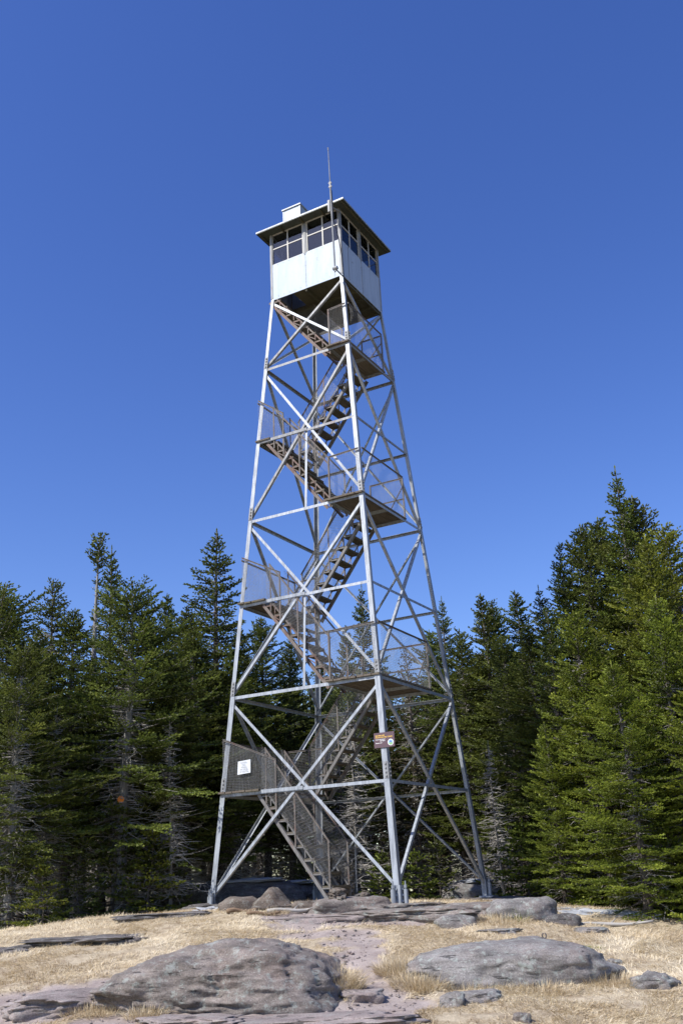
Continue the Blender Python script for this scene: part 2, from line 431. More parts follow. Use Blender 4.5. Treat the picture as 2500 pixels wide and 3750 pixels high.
faces = [('L', 'F', (0, -1, 0)), ('F', 'R', (1, 0, 0)), ('R', 'B', (0, 1, 0)), ('B', 'L', (-1, 0, 0))]
def brace(a, za, c, zc, n, off, w, name, m=M_GALV, flip=1):
    p, q_ = cp(CN[a], za), cp(CN[c], zc); d = q_ - p; d /= np.linalg.norm(d)
    b = MB()
    nn_ = np.array(n, float) + np.array([0, 0, TAPER]); nn_ /= np.linalg.norm(nn_)
    b.angle(p + d * .03, q_ - d * .03, nn_, off, w, .006, flip)
    e = np.cross(nn_, d)
    for pt_, sg in ((p, 1), (q_, -1)):
        b.box(pt_ + d * sg * .075 - nn_ * (off - .006), (.016, .016, .010), (d, e, nn_))
    return P(b, name, m)
SF = -1
for fi, (a, c, n) in enumerate(faces):
    for zk in ('A', 'C', 'E', 'G', 'B', 'D'):
        brace(a, LV[zk] - .03, c, LV[zk] - .03, n, .013, .068 if zk in 'ACE' else .062, 'horizontal_strut', M_GALVU if zk in 'AB' else M_GALV, SF)
    for (zt, zb_) in (('T', 'A'), ('A', 'C'), ('C', 'E'), ('E', 'S')):
        zt_, zb2 = LV[zt] - .10, LV[zb_] + (.05 if zb_ != 'S' else .12)
        brace(a, zt_, c, zb2, n, .024, .06, 'diagonal_brace', M_GALV, 1)
        brace(c, zt_, a, zb2, n, .036, .06, 'diagonal_brace', M_GALVU if fi == 0 and zt in 'AT' else M_GALV, 1 if fi != 0 else -1)
# hangers on the front face, from the crossing down to the strut
for zt, zb_ in (('B', 'C'), ('D', 'E')):
    b = MB(); x0 = .02
    b.angle((x0, -H(LV[zt]), LV[zt]), (x0, -H(LV[zb_]), LV[zb_] - .06), (0, -1, TAPER), .044, .055, .006, 1)
    P(b, 'hanger', M_GALV)

# landings
XR0 = .62; YB = .64
def boards(x0, x1, y0, y1, z, seed):
    r = random.Random(seed); b = MB(); n = max(2, round((x1 - x0) / .19)); w = (x1 - x0) / n
    for i in range(n):
        dz = r.uniform(-.004, .006)
        b.bb((x0 + i * w + .005, y0 - r.uniform(.0, .05), z + .004 + dz), (x0 + (i + 1) * w - .005, y1 + r.uniform(-.03, .04), z + .042 + dz))
    return b
def wire_panel(b, p0, p1, q1, q0, sp=.04, r=.0022, diag=False):
    """wire cloth over the quad p0 p1 (bottom) q1 q0 (top)"""
    p0, p1, q1, q0 = [np.array(t, float) for t in (p0, p1, q1, q0)]
    n = np.cross(p1 - p0, q0 - p0); n /= np.linalg.norm(n)
    def B(u, v): return (p0 * (1 - u) + p1 * u) * (1 - v) + (q0 * (1 - u) + q1 * u) * v
    def wire(a, c):
        s = 4; wob = lambda t: n * (.012 * math.sin(3.1 * t * math.pi + a[0] * 7 + a[2] * 3))
        for k in range(s):
            t0, t1 = k / s, (k + 1) / s
            A_, C_ = a + (c - a) * t0 + wob(t0), a + (c - a) * t1 + wob(t1)
            b.bar(A_, C_, r * 2, r * 2, n)
    Lx = np.linalg.norm(p1 - p0); Lz = max(np.linalg.norm(q0 - p0), np.linalg.norm(q1 - p1))
    if not diag:
        nu = max(2, int(Lx / sp)); nv = max(2, int(Lz / sp))
        for i in range(nu + 1): wire(B(i / nu, 0), B(i / nu, 1))
        for j in range(nv + 1): wire(B(0, j / nv), B(1, j / nv))
    else:
        hr = Lz / Lx; step = sp * 1.41 / Lx
        for sg in (1, -1):
            k = -hr
            while k < 1:
                u0, v0, u1, v1 = k, 0.0, k + hr, 1.0
                if u0 < 0: v0 = -u0 / hr; u0 = 0
                if u1 > 1: v1 = (1 - k) / hr; u1 = 1.0
                if v1 > v0 + .01:
                    if sg == 1: wire(B(u0, v0), B(u1, v1))
                    else: wire(B(1 - u0, v0), B(1 - u1, v1))
                k += step
def rail(b, p, q, w=.035): b.bar(p, q, w, .008); b.bar(np.array(p) - np.array([0, 0, w / 2]), np.array(q) - np.array([0, 0, w / 2]), .008, w)
levels = ['G', 'E', 'D', 'C', 'B', 'A']
landings = {}
for i, k in enumerate(levels):
    z = LV[k]; h = H(z); left = k in 'GDB'
    x0, x1 = (-h - .02, -.98) if left else (XR0, h + .01)
    y0, y1 = -h - .03, YB
    L_ = P(boards(x0, x1, y0, y1, z, i), 'landing', M_WOOD)
    landings[k] = L_
    b = MB()
    b.angle((x0 if not left else -h, y1 - .05, z - .035), (h if not left else x1, y1 - .05, z - .035), (0, 1, 0), 0, .06, .006)
    xe = x1 - .05 if left else x0 + .05
    b.angle((xe, -h + .02, z - .036), (xe, y1, z - .036), (1 if left else -1, 0, 0), 0, .055, .006)
    if left: b.angle((-h + .05, -h - .004, z - .012), (.05, -h - .004, z - .012), (0, -1, 0), .001, .07, .006, -1)
    xm = (x0 + x1) / 2
    b.bb((x0 + .06, -.35, z - .058), (x1 - .06, -.27, z - .0))
    P(b, 'landing_frame', M_GALVU if k in 'AB' else M_GALV, L_)
    # guard of rails, posts and wire cloth round the outer sides
    b = MB(); b.m = 0
    zh = 1.10
    sp = .036 if k in 'GDE' else .044
    wr = .0013 if k == 'G' else (.0012 if k in 'ED' else .0009)
    if left:
        xa, xb = -h + .06, -.62
        za, zb3 = z + 1.15, z + .62
        rail(b, (xa, -h + .02, za), (xb, -h + .02, zb3)); b.bar((xb, -h + .03, z - .5), (xb, -h + .03, zb3), .035, .02, (0, 1, 0))
        rail(b, (-h + .02, -h + .05, z + zh), (-h + .02, y1, z + zh)); rail(b, (-h + .02, y1, z + zh), (x1, y1, z + zh))
        b.bar((-h + .03, y1, z), (-h + .03, y1, z + zh), .03, .03); b.bar((x1, y1, z), (x1, y1, z + zh), .03, .03)
        b.m = 1
        wire_panel(b, (xa, -h + .01, z + .05), (xb, -h + .01, z + .03), (xb, -h + .01, zb3), (xa, -h + .01, za), sp, wr)
        wire_panel(b, (-h + .01, -h + .1, z + .04), (-h + .01, y1, z + .04), (-h + .01, y1, z + zh), (-h + .01, -h + .1, z + zh), sp, wr)
        wire_panel(b, (-h, y1 + .02, z + .04), (x1, y1 + .02, z + .04), (x1, y1 + .02, z + zh), (-h, y1 + .02, z + zh), sp, wr)
    else:
        rail(b, (x0 + .08, -h + .04, z + zh), (h - .08, -h + .04, z + zh + .03)); b.bar((x0 + .06, -h + .03, z - .03), (x0 + .06, -h + .03, z + zh), .035, .03, (0, 1, 0))
        rail(b, (h - .02, -h + .1, z + zh + .05), (h - .02, y1, z + zh + .02)); rail(b, (h - .02, y1, z + zh), (x0, y1, z + zh))
        b.bar((h - .03, y1, z), (h - .03, y1, z + zh), .03, .03); b.bar((x0, y1, z), (x0, y1, z + zh), .03, .03)
        rail(b, (h - .03, y1 - .02, z + .55), (x0 + .1, y1 - .02, z + .55), .03); b.bar((h - .03, -.1, z + .05), (h - .03, y1, z + zh * .8), .03, .01, (1, 0, 0))
        b.m = 1
        wire_panel(b, (x0 + .06, -h + .02, z + .04), (h - .1, -h + .02, z + .04), (h - .1, -h + .02, z + zh), (x0 + .06, -h + .02, z + zh), sp, wr)
        wire_panel(b, (h - .0, -h + .15, z + .04), (h - .0, y1, z + .04), (h - .0, y1, z + zh - .05), (h - .0, -h + .15, z + zh), sp, wr)
        wire_panel(b, (x0, y1 + .02, z + .04), (h, y1 + .02, z + .04), (h, y1 + .02, z + zh), (x0, y1 + .02, z + zh), sp, wr)
    P(b, 'guard_rail', [M_RUST, M_WIRE], L_)

# flights
def flight(idx, xb, zb_, xt, zt, y0, up_right, strm, guards):
    """from (xb, zb) to (xt, zt), near side at y0, 0.72 m wide"""
    WD = .72; sx = 1 if xt > xb else -1
    n = 8; rise = (zt - zb_) / n; run = (xt - xb) / n
    b = MB()
    d = np.array([xt - xb, 0, zt - zb_]); Ld = np.linalg.norm(d); d /= Ld
    up = np.array([-d[2] * sx, 0, d[0] * sx]); up = up if up[2] > 0 else -up
    for yy in (y0, y0 + WD):
        off = np.array([0, yy, 0])
        pb = np.array([xb, 0, zb_]) - up * .13 + off; pt_ = np.array([xt, 0, zt]) - up * .13 + off
        b.angle(pb, pt_, (0, -1 if yy == y0 else 1, 0), 0, .068, .006, 1)
        b.bar(np.array([xb, 0, zb_]) + up * .065 + off, np.array([xt, 0, zt]) + up * .065 + off, .035, .008, (0, 1, 0))
        for i in range(n):
            zz = zb_ + rise * (i + .5); xx = xb + run * (i + .5)
            b.bar((xx - sx * .11, yy, zz), (xx + sx * .11, yy, zz), .025, .008, (0, 1, 0))
            b.bar((xx - sx * .11, yy, zz), (xx - sx * .11, yy, zz - .2), .022, .008, (0, 1, 0))
            b.bar((xx - sx * .1, yy, zz - .16), (xx + sx * .1, yy, zz - .02), .022, .006, (0, 1, 0)) if i % 2 == 0 and strm is M_STR else None
    fl = P(b, 'stair_flight', strm)
    for i in range(n):
        zz = zb_ + rise * (i + .5); xx = xb + run * (i + .5)
        b = MB(); b.bb((xx - .12, y0 + .012, zz + .006), (xx + .12, y0 + WD - .012, zz + .046)); P(b, 'tread', M_TREAD, fl)
    hh = .98
    for gi, (side, wired, r) in enumerate(guards):
        yy = y0 - .015 if side == 0 else y0 + WD + .015
        b = MB(); b.m = 0
        A_ = np.array([xb, yy, zb_ + hh]); B_ = np.array([xt, yy, zt + hh]) - d * .15
        rail(b, A_, B_, .035)
        for t in (0.02, .5, .93):
            p_ = np.array([xb, yy, zb_]) + d * Ld * t
            b.bar(p_ - np.array([0, 0, .12]), p_ + np.array([0, 0, hh]), .03, .012, (0, 1, 0))
        if wired:
            b.m = 1
            wire_panel(b, (xb, yy, zb_ + .08), (xt, yy, zt + .08), (xt, yy, zt + hh - .05), (xb, yy, zb_ + hh - .02), .05, r, wired == 2)
        P(b, 'handrail', [M_RUST, M_WIRE], fl)
ZS = -.33
flight(1, .60, ZS, -.98, LV['G'] + .02, -H(LV['G']) + .06, False, M_STRG, [(0, 2, .0014), (1, 2, .0012)])
flight(2, -.98, LV['G'], .64, LV['E'], -.08, True, M_STRG, [(0, 2, .0014), (1, 2, .0012)])
flight(3, .64, LV['E'], -.98, LV['D'], -H(LV['D']) + .04, False, M_STR, [(0, 2, .0013), (1, 2, .0012)])
flight(4, -.98, LV['D'], .62, LV['C'], -.14, True, M_STRG, [(0, 2, .0016), (1, 1, .0014)])
flight(5, .62, LV['C'], -1.0, LV['B'], -H(LV['B']) + .04, False, M_STR, [(0, 0, .001), (1, 1, .0014)])
flight(6, -1.0, LV['B'], .60, LV['A'], -.02, True, M_STRG, [(0, 1, .0011), (1, 0, .0012)])
flight(7, .60, LV['A'], -1.02, LV['T'], -1.06, False, M_STR, [(1, 1, .0016)])
# triangular foot brackets under the first flight
b = MB()
for yy in (-H(LV['G']) + .06, -H(LV['G']) + .78):
    b.bar((.62, yy, ZS - .06), (.72, yy, ZS - .24), .03, .01, (0, 1, 0)); b.bar((.72, yy, ZS - .24), (.9, yy, ZS + .02), .03, .01, (0, 1, 0)); b.bar((.6, yy, ZS - .06), (.9, yy, ZS + .02), .03, .01, (0, 1, 0))
P(b, 'stair_foot', M_STRG)
# chain at the stair entrance
b = MB(); yc = -H(LV['G']) + .80
for i in range(22):
    z = .62 - i * .042; ax = (1, 0) if i % 2 else (0, 1)
    pts = [np.array([.74 + math.cos(t) * .009 * ax[0], yc + math.cos(t) * .009 * ax[1], z + math.sin(t) * .027]) for t in np.linspace(0, 2 * math.pi, 9)]
    b.tube(pts, .003, 4, False)
P(b, 'chain', M_GALV)

# cab
CW = W0; ZF = ZT; ZSILL = 15.15; ZE = 16.16
b = MB()
th = .018
for i, (a, c, n) in enumerate(faces):
    n = np.array(n, float); e = np.cross((0, 0, 1.0), n)
    b = MB()
    # two sheets per side, seams and rivets
    for (s0, s1, oo) in ((-CW + (th if i % 2 else 0), 0, 0), (0, CW - (th if i % 2 else 0), .003)):
        V0 = n * (CW + oo) ; b.box(n * (CW - th / 2 + oo) + e * (s0 + s1) / 2 + np.array([0, 0, (ZF + ZSILL) / 2 - .02]), (abs(s1 - s0) / 2, th / 2, (ZSILL - ZF) / 2 + .03), (e, n, (0, 0, 1)))
    for s0 in (0, -.72 if i == 1 else .84):
        for kz in np.arange(ZF + .04, ZSILL, .12 if s0 == 0 else .06):
            b.box(n * (CW + .007) + e * (s0 + .012) + np.array([0, 0, kz]), (.008, .005, .008) if s0 == 0 else (.004, .005, .004), (e, n, (0, 0, 1)))
    for kx in np.arange(-CW + .06, CW - .03, .17):
        for kz in (ZF + .03, ZSILL - .03): b.box(n * (CW + .006) + e * kx + np.array([0, 0, kz]), (.007, .004, .007), (e, n, (0, 0, 1)))
    cw_ = P(b, 'cab_wall', M_SHEET)
    b = MB()
    for s0 in (.004, -.71 if i == 1 else .85): b.box(n * (CW + .0045) + e * s0 + np.array([0, 0, (ZF + ZSILL) / 2 - .02]), (.006, .0015, (ZSILL - ZF) / 2), (e, n, (0, 0, 1)))
    P(b, 'wall_seam', M_GALVU, cw_)
    # windows: two units per side
    for s in (-1, 1):
        c0 = n * (CW - .035) + e * (s * CW / 2)
        hw = CW / 2 - .045; z0, z1 = ZSILL + .012, ZE - .02; zm = z0 + .5
        b = MB()
        ax = (e, n, np.array([0, 0, 1.]))
        def bx(u0, u1, w0, w1, dn=.02, sh=0.0): b.box(c0 + e * (u0 + u1) / 2 + n * sh + np.array([0, 0, (w0 + w1) / 2]), (abs(u1 - u0) / 2, dn, (w1 - w0) / 2), ax)
        bx(-hw, -hw + .035, z0, z1); bx(hw - .035, hw, z0, z1); bx(-hw + .035, hw - .035, z0, z0 + .022); bx(-hw + .035, hw - .035, z1 - .05, z1)
        bx(-.018, .018, z0 + .022, z1 - .05, .016); bx(-hw + .035, -.018, zm - .015, zm + .015, .014); bx(.018, hw - .035, zm - .015, zm + .015, .014)
        wn = P(b, 'window', M_FRAME)
        b = MB()
        for (u0, u1) in ((-hw + .036, -.019), (.019, hw - .036)):
            for (w0, w1) in ((z0 + .023, zm - .016), (zm + .016, z1 - .051)):
                b.box(c0 + e * (u0 + u1) / 2 + np.array([0, 0, (w0 + w1) / 2]), ((u1 - u0) / 2, .002, (w1 - w0) / 2), ax)
        P(b, 'window_pane', M_GLASS, wn)
    b = MB()
    b.box(n * (CW - .02) + np.array([0, 0, (ZSILL + ZE) / 2]), (.045, .028, (ZE - ZSILL) / 2), (e, n, (0, 0, 1)))
    b.box(n * (CW + .012) + np.array([0, 0, ZSILL + .32]), (.02, .004, .36), (e, n, (0, 0, 1)))
    P(b, 'window_mullion', M_GALVU)
for k, c in CN.items():
    b = MB()
    x0, y0 = c[0] * (CW - .04), c[1] * (CW - .04)
    b.bb((x0 - .035, y0 - .035, ZSILL), (x0 + .035, y0 + .035, ZE))
    for ax in (0, 1):
        e = np.zeros(3); e[ax] = -c[ax]; n = np.zeros(3); n[1 - ax] = c[1 - ax]
        b.box(np.array([c[0] * CW, c[1] * CW, (ZF + ZE) / 2]) + e * .03 + n * .006, (.03, .004, (ZE - ZF) / 2), (e, n, (0, 0, 1)))
    P(b, 'cab_corner_post', M_GALVU)
# floor with stair opening
b = MB(); fz0, fz1 = ZF - .03, ZF + .03; q_ = CW - .02
b.bb((-q_, -.30, fz0), (q_, q_, fz1)); b.bb((-.42, -q_, fz0), (q_, -.303, fz1))
for yy in (-.28, .15, .6, .98): b.bb((-q_, yy - .025, fz0 - .09), (q_, yy + .025, fz0 - .002))
b.bb((-.04, -q_, fz0 - .088), (.01, -.31, fz0 - .003))
for s in (-1, 1): b.bb((s * q_ - .02, -q_ + .03, fz0 - .13), (s * q_ + .018, q_ - .03, fz0 - .093))
P(b, 'cab_floor', M_CABW)
# interior lower lining and a table
b = MB(); b.bb((-.35, -.2, ZF + .85), (.45, .5, ZF + .9)); b.bb((0, .1, ZF + .04), (.08, .18, ZF + .85)); P(b, 'map_table', M_CABW)
# roof
OV = .265; e_ = CW + OV; zr = 16.10
b = MB()
apex = .22
ring0 = [(-e_, -e_, zr), (e_, -e_, zr), (e_, e_, zr), (-e_, e_, zr)]
ring1 = [(x, y, zr + .05) for x, y, _ in ring0]
b.add(ring0 + ring1 + [(0, 0, zr + .05 + apex)], [(0, 1, 5, 4), (1, 2, 6, 5), (2, 3, 7, 6), (3, 0, 4, 7), (4, 5, 8), (5, 6, 8), (6, 7, 8), (7, 4, 8)])
ri = [(x * .985, y * .985, zr + .02) for x, y, _ in ring0]
b.add(ring0 + ri, [(0, 4, 5, 1), (1, 5, 6, 2), (2, 6, 7, 3), (3, 7, 4, 0), (4, 7, 6, 5)])
roof = P(b, 'roof', M_ROOF)
b = MB()
for s in (-1, 1):
    b.bb((-e_ - .006, s * e_ - .004 if s > 0 else s * e_ - .006, zr + .018), (e_ + .006, s * e_ + .006 if s > 0 else s * e_ + .004, zr + .060))
    b.bb((s * e_ - .004 if s > 0 else s * e_ - .006, -e_ + .006, zr + .019), (s * e_ + .006 if s > 0 else s * e_ + .004, e_ - .006, zr + .059))
P(b, 'eave_trim', M_GALV, roof)
b = MB()
for s in np.linspace(-1, 1, 5): b.bb((s * (e_ - .08) - .02, -e_ + .04, zr - .03), (s * (e_ - .08) + .02, e_ - .04, zr + .018))
P(b, 'rafter', M_CABW, roof)
b = MB(); b.bb((-.86, -.70, zr + .08), (-.32, -.16, 17.06)); P(b, 'roof_hatch', M_SHEET, roof)
b = MB(); b.bb((-.89, -.73, 17.062), (-.29, -.13, 17.10)); b.bb((-.868, -.708, zr + .1), (-.835, -.67, 17.06)); b.bb((-.345, -.708, zr + .1), (-.312, -.67, 17.06)); P(b, 'hatch_trim', M_GALV, roof)
b = MB(); b.tube([(e_ - .1, .2, zr + .08), (e_ - .1, .2, zr + .17)], .03, 8); P(b, 'vent_cap', M_GALV, roof)

# antenna on the cab corner
cph, sph = math.cos(PHI), math.sin(PHI)
def TW(x, y, z): return np.array([x * cph - y * sph, x * sph + y * cph, z])
ant = empty('radio_antenna', TW(1.0, -1.36, 14.0), PHI)
tag(ant, 'thin grey whip antenna on a pipe mast clamped to the near corner of the cab', 'antenna')
def A(b, name, m): return b.build(name, m, ant, False, 0)
b = MB(); b.tube([(0.02, 0, .02), (.0, 0, 2.75)], .024, 8); A(b, 'mast', M_GALVU)
b = MB(); b.tube([(0, 0, 2.72), (-.01, 0, 3.86)], [.014, .010], 8); b.tube([(-.01, 0, 3.78), (-.012, 0, 3.87)], .016, 8); A(b, 'whip', M_GALVU)
b = MB(); b.tube([(0, 0, 2.58), (0, 0, 2.76)], .029, 8); b.bb((-.045, -.015, 2.60), (.045, .015, 2.62)); b.bb((-.045, -.015, 2.72), (.04, .015, 2.74)); A(b, 'clamp', M_FRAME)
b = MB(); b.bb((-.09, -.03, 1.85), (-.03, .05, 2.20)); A(b, 'junction_box', M_GALVU)
b = MB(); b.bar((0, 0, 1.98), (.09, .28, 1.98), .03, .03); A(b, 'bracket', M_GALVU)
b = MB(); b.bar((0.02, 0, .12), (.10, .30, .0), .03, .02); A(b, 'bracket', M_GALVU)
b = MB(); b.tube([(-.03, 0, .12), (.09, 0, .12)], .05, 10); A(b, 'mast_clamp', M_GALVU)
b = MB(); b.tube([(.02, .02, 2.5), (.035, .02, 2.0), (.03, .03, 1.6), (.08, .16, 1.1), (.10, .24, .6), (.12, .25, .1), (.14, .27, -.5)], .011, 6); A(b, 'cable', M_BLACK)

# the brown tower sign
def text_mesh(s, size, m, parent, loc, rot, name='lettering', align='LEFT', bold=.0):
    cu = bpy.data.curves.new(name, 'FONT'); cu.body = s; cu.size = size; cu.align_x = align; cu.extrude = .0012; cu.offset = bold
    to = bpy.data.objects.new('tmp_text', cu); COL.objects.link(to)
    bpy.context.view_layer.update()
    me = bpy.data.meshes.new_from_object(to.evaluated_get(bpy.context.evaluated_depsgraph_get()))
    bpy.data.objects.remove(to); me.materials.clear(); me.materials.append(m)
    o = obj(name, me, parent); o.location = loc; o.rotation_euler = rot
    return o
sg = empty('tower_sign', TW(1.935, -H(2.47) - .03, 2.33), PHI)
tag(sg, 'brown sign with yellow and white lettering on the nearest tower leg', 'sign')
b = MB(); b.bb((-.225, -.004, 0), (.225, .004, .29)); b.build('panel', M_SIGN, sg)
RT = (R(90), 0, 0)
text_mesh('BALSAM LAKE', .033, M_YEL, sg, (-.19, -.006, .222), RT, bold=.0006)
text_mesh('MOUNTAIN FIRE TOWER', .033, M_YEL, sg, (-.19, -.006, .187), RT, bold=.0006)
text_mesh('Erected 1905 (Wood)', .0235, M_WHT, sg, (-.19, -.006, .150), RT, bold=.0005)
text_mesh('1930 (Steel)', .0235, M_WHT, sg, (-.098, -.006, .122), RT, bold=.0005)
text_mesh("Elevation 3723'", .0235, M_WHT, sg, (-.19, -.006, .082), RT, bold=.0005)
def disc(b, cx, cz, r, y, n=28, z0=-9, z1=9):
    pts = []
    for i in range(n):
        a_ = 2 * math.pi * i / n; pts.append((cx + math.cos(a_) * r, y, cz + min(max(math.sin(a_) * r, z0), z1)))
    m_ = len(pts); b.add(pts + [(p[0], y + .001, p[2]) for p in pts], [tuple(range(m_))] + [(i, m_ + i, m_ + (i + 1) % m_, (i + 1) % m_) for i in range(m_)])
b = MB(); disc(b, .14, .088, .062, -.0065); b.build('emblem_ring', M_WHT, sg)
b = MB(); disc(b, .14, .088, .050, -.0085); em = b.build('emblem', M_LBLU, sg)
b = MB(); disc(b, .14, .088, .0485, -.0105, z1=-.006); b.build('emblem_hills', M_LGRN, em)
b = MB(); b.add([(.14 - .012, -.0125, .095), (.14 + .012, -.0125, .095), (.14, -.0125, .128)], [(0, 1, 2)]); disc(b, .14, .100, .012, -.0128, 12); b.bb((.137, -.0128, .078), (.143, -.0118, .09)); b.build('emblem_tree', M_DBLU, em)

# white notice on the wire guard
nt_ = empty('paper_notice', TW(-1.36, -H(LV['G']) - .03, 2.11), PHI); nt_.rotation_euler = (0, R(-4), PHI)
tag(nt_, 'white paper notice with faded lettering wired to the lowest landing guard', 'notice')
b = MB(); b.add([(-.17, -.02, 0), (.15, 0, 0), (.17, .002, .27), (-.14, -.012, .27), (-.17, -.017, 0), (.15, .003, 0), (.17, .005, .27), (-.14, -.009, .27)], [(0, 1, 2, 3), (7, 6, 5, 4), (0, 4, 5, 1), (1, 5, 6, 2), (2, 6, 7, 3), (3, 7, 4, 0)]); b.build('sheet', M_PAPER, nt_)
for i, s in enumerate(['NO MORE', 'THAN', '6 PEOPLE', 'ON TOWER', 'AT ONE TIME']):
    text_mesh(s, .034, M_INK, nt_, (0, -.022, .225 - .046 * i), RT, align='CENTER')

# ------------------------------------------------------------------ ROCKS
def icos(sub):
    import bmesh
    bm = bmesh.new(); bmesh.ops.create_icosphere(bm, subdivisions=sub, radius=1)
    V = np.array([v.co[:] for v in bm.verts]); F_ = np.array([[v.index for v in f.verts] for f in bm.faces]); bm.free(); return V, F_
ICO = {k: icos(k) for k in (3, 4, 5, 6)}
def rock(name, label, px, py, hw, dep, hgt, m, rz=0, sub=5, seed=0, prof=None, box=.6, sink=.25, strata=.05, tilt=0, cat='rock', group=None, xyz=None):
    """hw/dep half sizes, hgt height above ground; prof: height profile along x (-1..1)"""
    c = ground_pt(px, py) if xyz is None else np.array(xyz, float)
    V, F_ = ICO[sub]; V = V.copy()
    p = 2.0 + 2.2 * box
    r = (np.abs(V) ** p).sum(1) ** (1 / p); V = V / r[:, None]
    low = fbm(V * 1.3 + seed * 7.1, 3, seed)
    V *= (1 + (.13 if hgt > .13 else .30) * low)[:, None]
    if hgt <= .13: V[:, :2] *= (1 + .16 * fbm(V * 3.5 + seed * 3.3, 3, seed + 2))[:, None]
    z = V[:, 2].copy()
    if prof is not None:
        z = np.where(z > 0, z * np.interp(V[:, 0], prof[0], prof[1]), z)
    up = z > 0
    V[:, 2] = np.where(up, z * hgt, z * (sink + hgt * .35))
    V[:, 0] *= hw; V[:, 1] *= dep
    V[:, 2] += V[:, 0] * tilt
    nrm = V / (np.linalg.norm(V, axis=1)[:, None] + 1e-6)
    st = fbm(np.stack([V[:, 0] * 1.1, V[:, 1] * 1.1, V[:, 2] * 11 + V[:, 0] * .8], -1) + seed, 4, seed + 3)
    st2 = fbm(V * 5 + seed, 4, seed + 9, .55)
    ridg = 1 - np.abs(fbm(np.stack([V[:, 0] * 1.3, V[:, 1] * 1.3, V[:, 2] * 6 + V[:, 0]], -1) + seed * 3, 3, seed + 5)) * 2.5
    crack = np.clip(ridg - .72, 0, 1) * -1.6
    side = 1 - np.abs(nrm[:, 2]) ** 3 * .6
    s = min(1, hgt * 1.6)
    lay = V[:, 2] / (.085 + .03 * (seed % 3)) + .35 * V[:, 0] + 1.1 * fbm(np.stack([V[:, 0] * 1.5, V[:, 1] * 1.5, V[:, 2] * 2], -1) + seed, 3, seed + 21)
    fr = lay - np.floor(lay); saw = np.where(fr < .8, fr / .8, (1 - fr) / .2)
    mod = np.clip(.5 + 1.2 * fbm(V * 1.6 + 5 * seed, 2, seed + 31), 0, 1)
    blk = np.abs(fbm(np.stack([V[:, 0] * 1.8 + V[:, 2], V[:, 1] * 1.8, V[:, 2] * 1.2], -1) + 2 * seed, 2, seed + 41)); blk = np.clip(1 - blk * 14, 0, 1)
    V += nrm * ((st * strata * side * .6 + st2 * .03 + crack * strata * .9 + (saw - .5) * strata * 1.1 * mod * side - blk * .05) * s)[:, None]
    V[:, 2] += .018 * s * fbm(V * 14, 2, seed + 51)
    gzv = 0
    o = obj(name, mesh(name, V, F_, [m], None, True)); o.location = (c[0], c[1], g1(c[0], c[1]) if xyz is None else c[2]); o.rotation_euler = (0, 0, rz)
    tag(o, label, cat, group)
    return o, c
rock('boulder', 'huge layered pinkish grey boulder at the left of the foreground', 508, 2283, 1.54, .95, .53, M_ROCKP, R(-4), 6, 3,
     ([-1, -.8, -.45, 0, .25, .6, .85, 1], [.45, .66, .84, 1.02, 1.10, 1.02, .88, .72]), .6, .3, .05)
rock('rock_shelf', 'low pale pink rock shelf running out from the left end of the huge boulder', 195, 2302, .85, .42, .12, M_ROCKB, R(28), 5, 8, None, .8, .2, .03)
rock('flat_boulder', 'long low grey and reddish boulder with a rusty eye bolt, right foreground', 1150, 2230, 1.48, .74, .345, M_ROCKG, R(3), 6, 14,
     ([-1, -.7, -.2, .3, .75, 1], [.55, .85, 1.05, 1.1, .95, .7]), .45, .25, .03)
